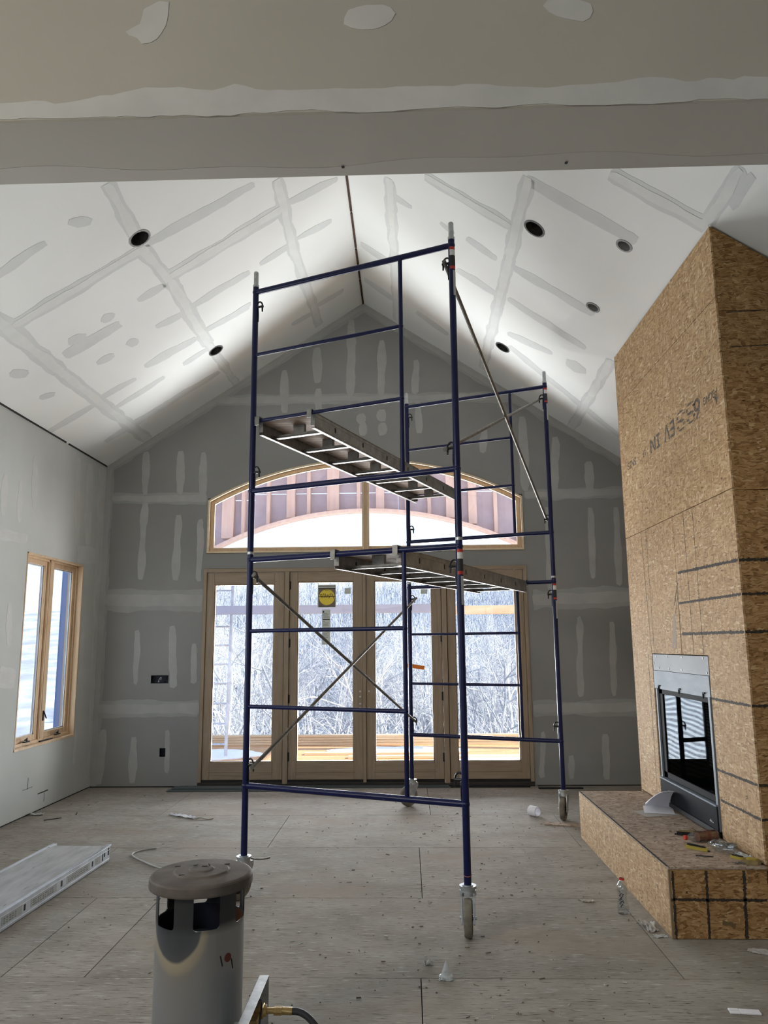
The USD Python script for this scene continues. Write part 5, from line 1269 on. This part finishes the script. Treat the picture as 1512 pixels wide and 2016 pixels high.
for s in (-1, 1):
    x1 = -.66 + s * 3.75
    p = Polygon([(-.66, roof(-.66)), (x1, roof(x1)), (x1, roof(x1) - .26), (-.66, roof(-.66) - .26)])
    obj('rafter', plate(p, .045, (0, PY + .01, 0), (1, 0, 0), (0, 0, 1)), PORCH_ST, po, smooth=False)
    for yy in (9.6, 10.3, 11.0, 11.7):
        obj('rafter', plate(p, .04, (0, yy, 0), (1, 0, 0), (0, 0, 1)), PORCH_ST, po, smooth=False)
    p2 = Polygon([(-.66, roof(-.66) + .02), (x1 + s * .3, roof(x1 + s * .3) + .02), (x1 + s * .3, roof(x1 + s * .3)), (-.66, roof(-.66))])
    obj('roof_sheet', plate(p2, 3.6, (0, 12.9, 0), (1, 0, 0), (0, 0, 1)), PORCH_SH, po, smooth=False)
for s, x in ((-1, -4.35), (1, 3.0)):
    obj('porch_post', cbx(x - .09, x + .09, PY + .0, PY + .18, -.08, pz(x) + .02, .004), PORCH_ST, po)
# blue-wrapped return of the house wall seen through the side window
hw = struct('exterior_return', 'blue house-wrapped outside wall corner seen through the casement', 'wall')
obj('house_wrap', bx(-4.24, XL - .18, YB + .19, YB + .32, -1.1, 4.2), look('blue_house_wrap', [(.3, (.20, .27, .50)), (.7, (.26, .34, .58))], scale=2, rough=.5), hw, smooth=False)
obj('gable_cladding', plate(gable.difference(sbox(-9, -9, 9, -8)), .02, (0, YB + .205, 0), (1, 0, 0), (0, 0, 1)), '/World/Looks/blue_house_wrap', hw, smooth=False)
# a board staging and a ladder standing out there
tag(obj('staging_board', cat([cbx(-4.5, .42, 12.2, 12.45, 2.095, 2.225, .004)]), look('grey_staging', (.34, .36, .42), rough=.6), smooth=False), 'grey staging board spanning beyond the doors outside', 'board')
tag(obj('staging_board', cbx(.43, 3.2, 12.2, 12.45, 2.06, 2.19, .004), LUM, smooth=False), 'sunlit yellow staging board outside the rightmost door', 'board')
tl = thing('extension_ladder', 'tall pale extension ladder leaning outside the leftmost door', 'ladder')
la, lb = np.array([-2.98, 12.0, -.07]), np.array([-3.08, 12.65, 2.62])
for s in (-1, 1):
    obj('rail', tube(la + (s * .19 + .0, 0, 0), lb + (s * .19, 0, 0), .026, n=8), ALU, tl)
for k in range(9):
    q = la + (lb - la) * (k + .6) / 9
    obj('rung', tube(q - (.18, 0, 0), q + (.18, 0, 0), .014, n=8), ALU, tl)

# bare trees beyond the deck
BARKS = [look('pale_bark', [(.3, (.48, .46, .44)), (.7, (.70, .68, .65))], scale=3, rough=.9), look('grey_bark', [(.3, (.30, .30, .325)), (.7, (.44, .44, .46))], scale=3, rough=.9)]  # haze put into the bark colours by lightening them


def bare_tree(seed, h, lean=0.0, mat=BARKS[0], fork=.25):
    rng = np.random.default_rng(seed)
    segs = {0: [], 1: [], 2: []}

    def grow(p, d, L, r, lev):
        n = 5 if lev == 0 else 4 if lev < 3 else 3
        pts, rs, dirs = [p], [r], [d]
        for k in range(n):
            d = d + rng.normal(size=3) * (.10 if lev == 0 else .22) + (0, 0, .05)
            d /= np.linalg.norm(d)
            p = p + d * L / n
            pts.append(p); rs.append(r * (1 - (.55 if lev < 3 else .8) * (k + 1) / n)); dirs.append(d)
        segs[min(lev, 2)].append(path_tube(np.array(pts), np.array(rs), 7 if lev == 0 else 5 if lev == 1 else 3))
        if lev >= 4:
            return
        kids = (9, 5, 4, 3)[lev]
        for c in range(kids):
            t = (fork + (1 - fork) * (c + rng.random()) / kids) if lev == 0 else (.2 + .8 * (c + rng.random()) / kids)
            i = min(int(t * n), n - 1); q = pts[i] + (pts[i + 1] - pts[i]) * (t * n - i)
            a = rng.uniform(0, 6.283); x_, y_, z_ = frame_of(dirs[i + 1])
            sp = rng.uniform(.55, 1.05)
            nd = z_ * math.cos(sp) + (x_ * math.cos(a) + y_ * math.sin(a)) * math.sin(sp)
            grow(q, nd, L * rng.uniform(.42, .62) * (1 - .35 * t if lev == 0 else .9), max(rs[i] * .55, .006), lev + 1)
    grow(np.array([0, 0, -.3]), np.array([lean, 0, 1.0]), h * .72, h * .011, 0)
    return segs


def make_tree(seed, h, lean, mat, loc, label, group):
    s = bare_tree(seed, h, lean, mat)
    t = thing('bare_tree', label, 'tree', loc, group=group)
    obj('trunk', cat(s[0]), mat, t, smooth=40)
    obj('limbs', cat(s[1]), mat, t, smooth=40)
    obj('twigs', cat(s[2]), mat, t, smooth=False, kind='stuff')
    return t


GRP = ['pale bare trees beyond the deck', 'grey bare trees beyond the deck']
LAB = ['pale leafless tree standing among others on the slope beyond the deck', 'grey leafless tree standing among others on the slope beyond the deck']
protos = []
for k, (sd, h, ln, b, x, y) in enumerate(((3, 10.5, .10, 0, -1.2, 33.5), (5, 9.5, -.12, 0, 2.0, 34.5), (8, 11.5, .02, 1, -6.0, 39.0), (13, 9.8, .2, 1, 3.0, 40.0))):
    protos.append((make_tree(sd, h, ln, BARKS[b], (x, y, float(gz(np.array(x), np.array(y)))), LAB[b], GRP[b]), b))
rng = np.random.default_rng(21)
spots = []
for y in (17.5, 20.5, 23.5, 27, 31, 36, 42, 50):
    x0, x1 = -.33 * y, .22 * y + 1
    n = int(5 + y / 8)
    for c in range(n):
        x = x0 + (x1 - x0) * (c + rng.uniform(.15, .85)) / n
        spots.append((x, y + rng.normal() * .9))
for k, (x, y) in enumerate(spots):
    p, b = protos[int(rng.integers(4))]
    top = 1.6 + y * math.tan(math.radians(rng.uniform(3.6, 5.6)))
    sc_ = (top - float(gz(np.array(x), np.array(y)))) / (10.5, 9.5, 11.5, 9.8)[protos.index((p, b))]
    dup(p, (x, y, float(gz(np.array(x), np.array(y))) - .1), rng.uniform(0, 6.28), LAB[b], GRP[b], scale=sc_)
# brushwood between the trunks
rng = np.random.default_rng(33)
tw = []
for k in range(2600):
    y = rng.uniform(15.5, 33); x = rng.uniform(-.33 * y, .22 * y + 1)
    z = float(gz(np.array(x), np.array(y)))
    L = rng.uniform(.9, 2.9); d = np.array([rng.normal() * .5, rng.normal() * .5, 1.0]); d /= np.linalg.norm(d)
    p = np.array([x, y, z - .05]); q = p + d * L * .5; d2 = d + rng.normal(size=3) * .35
    tw.append(path_tube(np.array([p, q, q + d2 * L * .5]), np.array([.016, .011, .004]), 3))
tag(obj('undergrowth', cat(tw), BARKS[0], smooth=False), 'tangled pale leafless brush on the slope between the trees', 'undergrowth', kind='stuff')
# trees on the far hill
HILLT = look('far_wood', [(.3, (.29, .31, .36)), (.7, (.43, .45, .50))], scale=.8, rough=.9)  # aerial haze put into the colour of the far trees
tw = []
for k in range(5200):
    y = rng.uniform(50, 108); x = rng.uniform(-.36 * y, .30 * y)
    z = float(gz(np.array(x), np.array(y)))
    L = rng.uniform(2.5, 6.0); d = np.array([rng.normal() * .12, 0, 1.0])
    p = np.array([x, y, z - .2])
    tw.append(tube(p, p + d * L, .10, .02, n=3))
    for q in range(2):
        a = p + d * L * rng.uniform(.35, .8)
        tw.append(tube(a, a + np.array([rng.normal() * .9, rng.normal() * .3, rng.uniform(.5, 1.6)]), .04, .012, n=3))
tag(obj('far_woodland', cat(tw), HILLT, smooth=False), 'haze-tinted blue-grey leafless woodland covering the far hillside', 'woodland', kind='stuff')
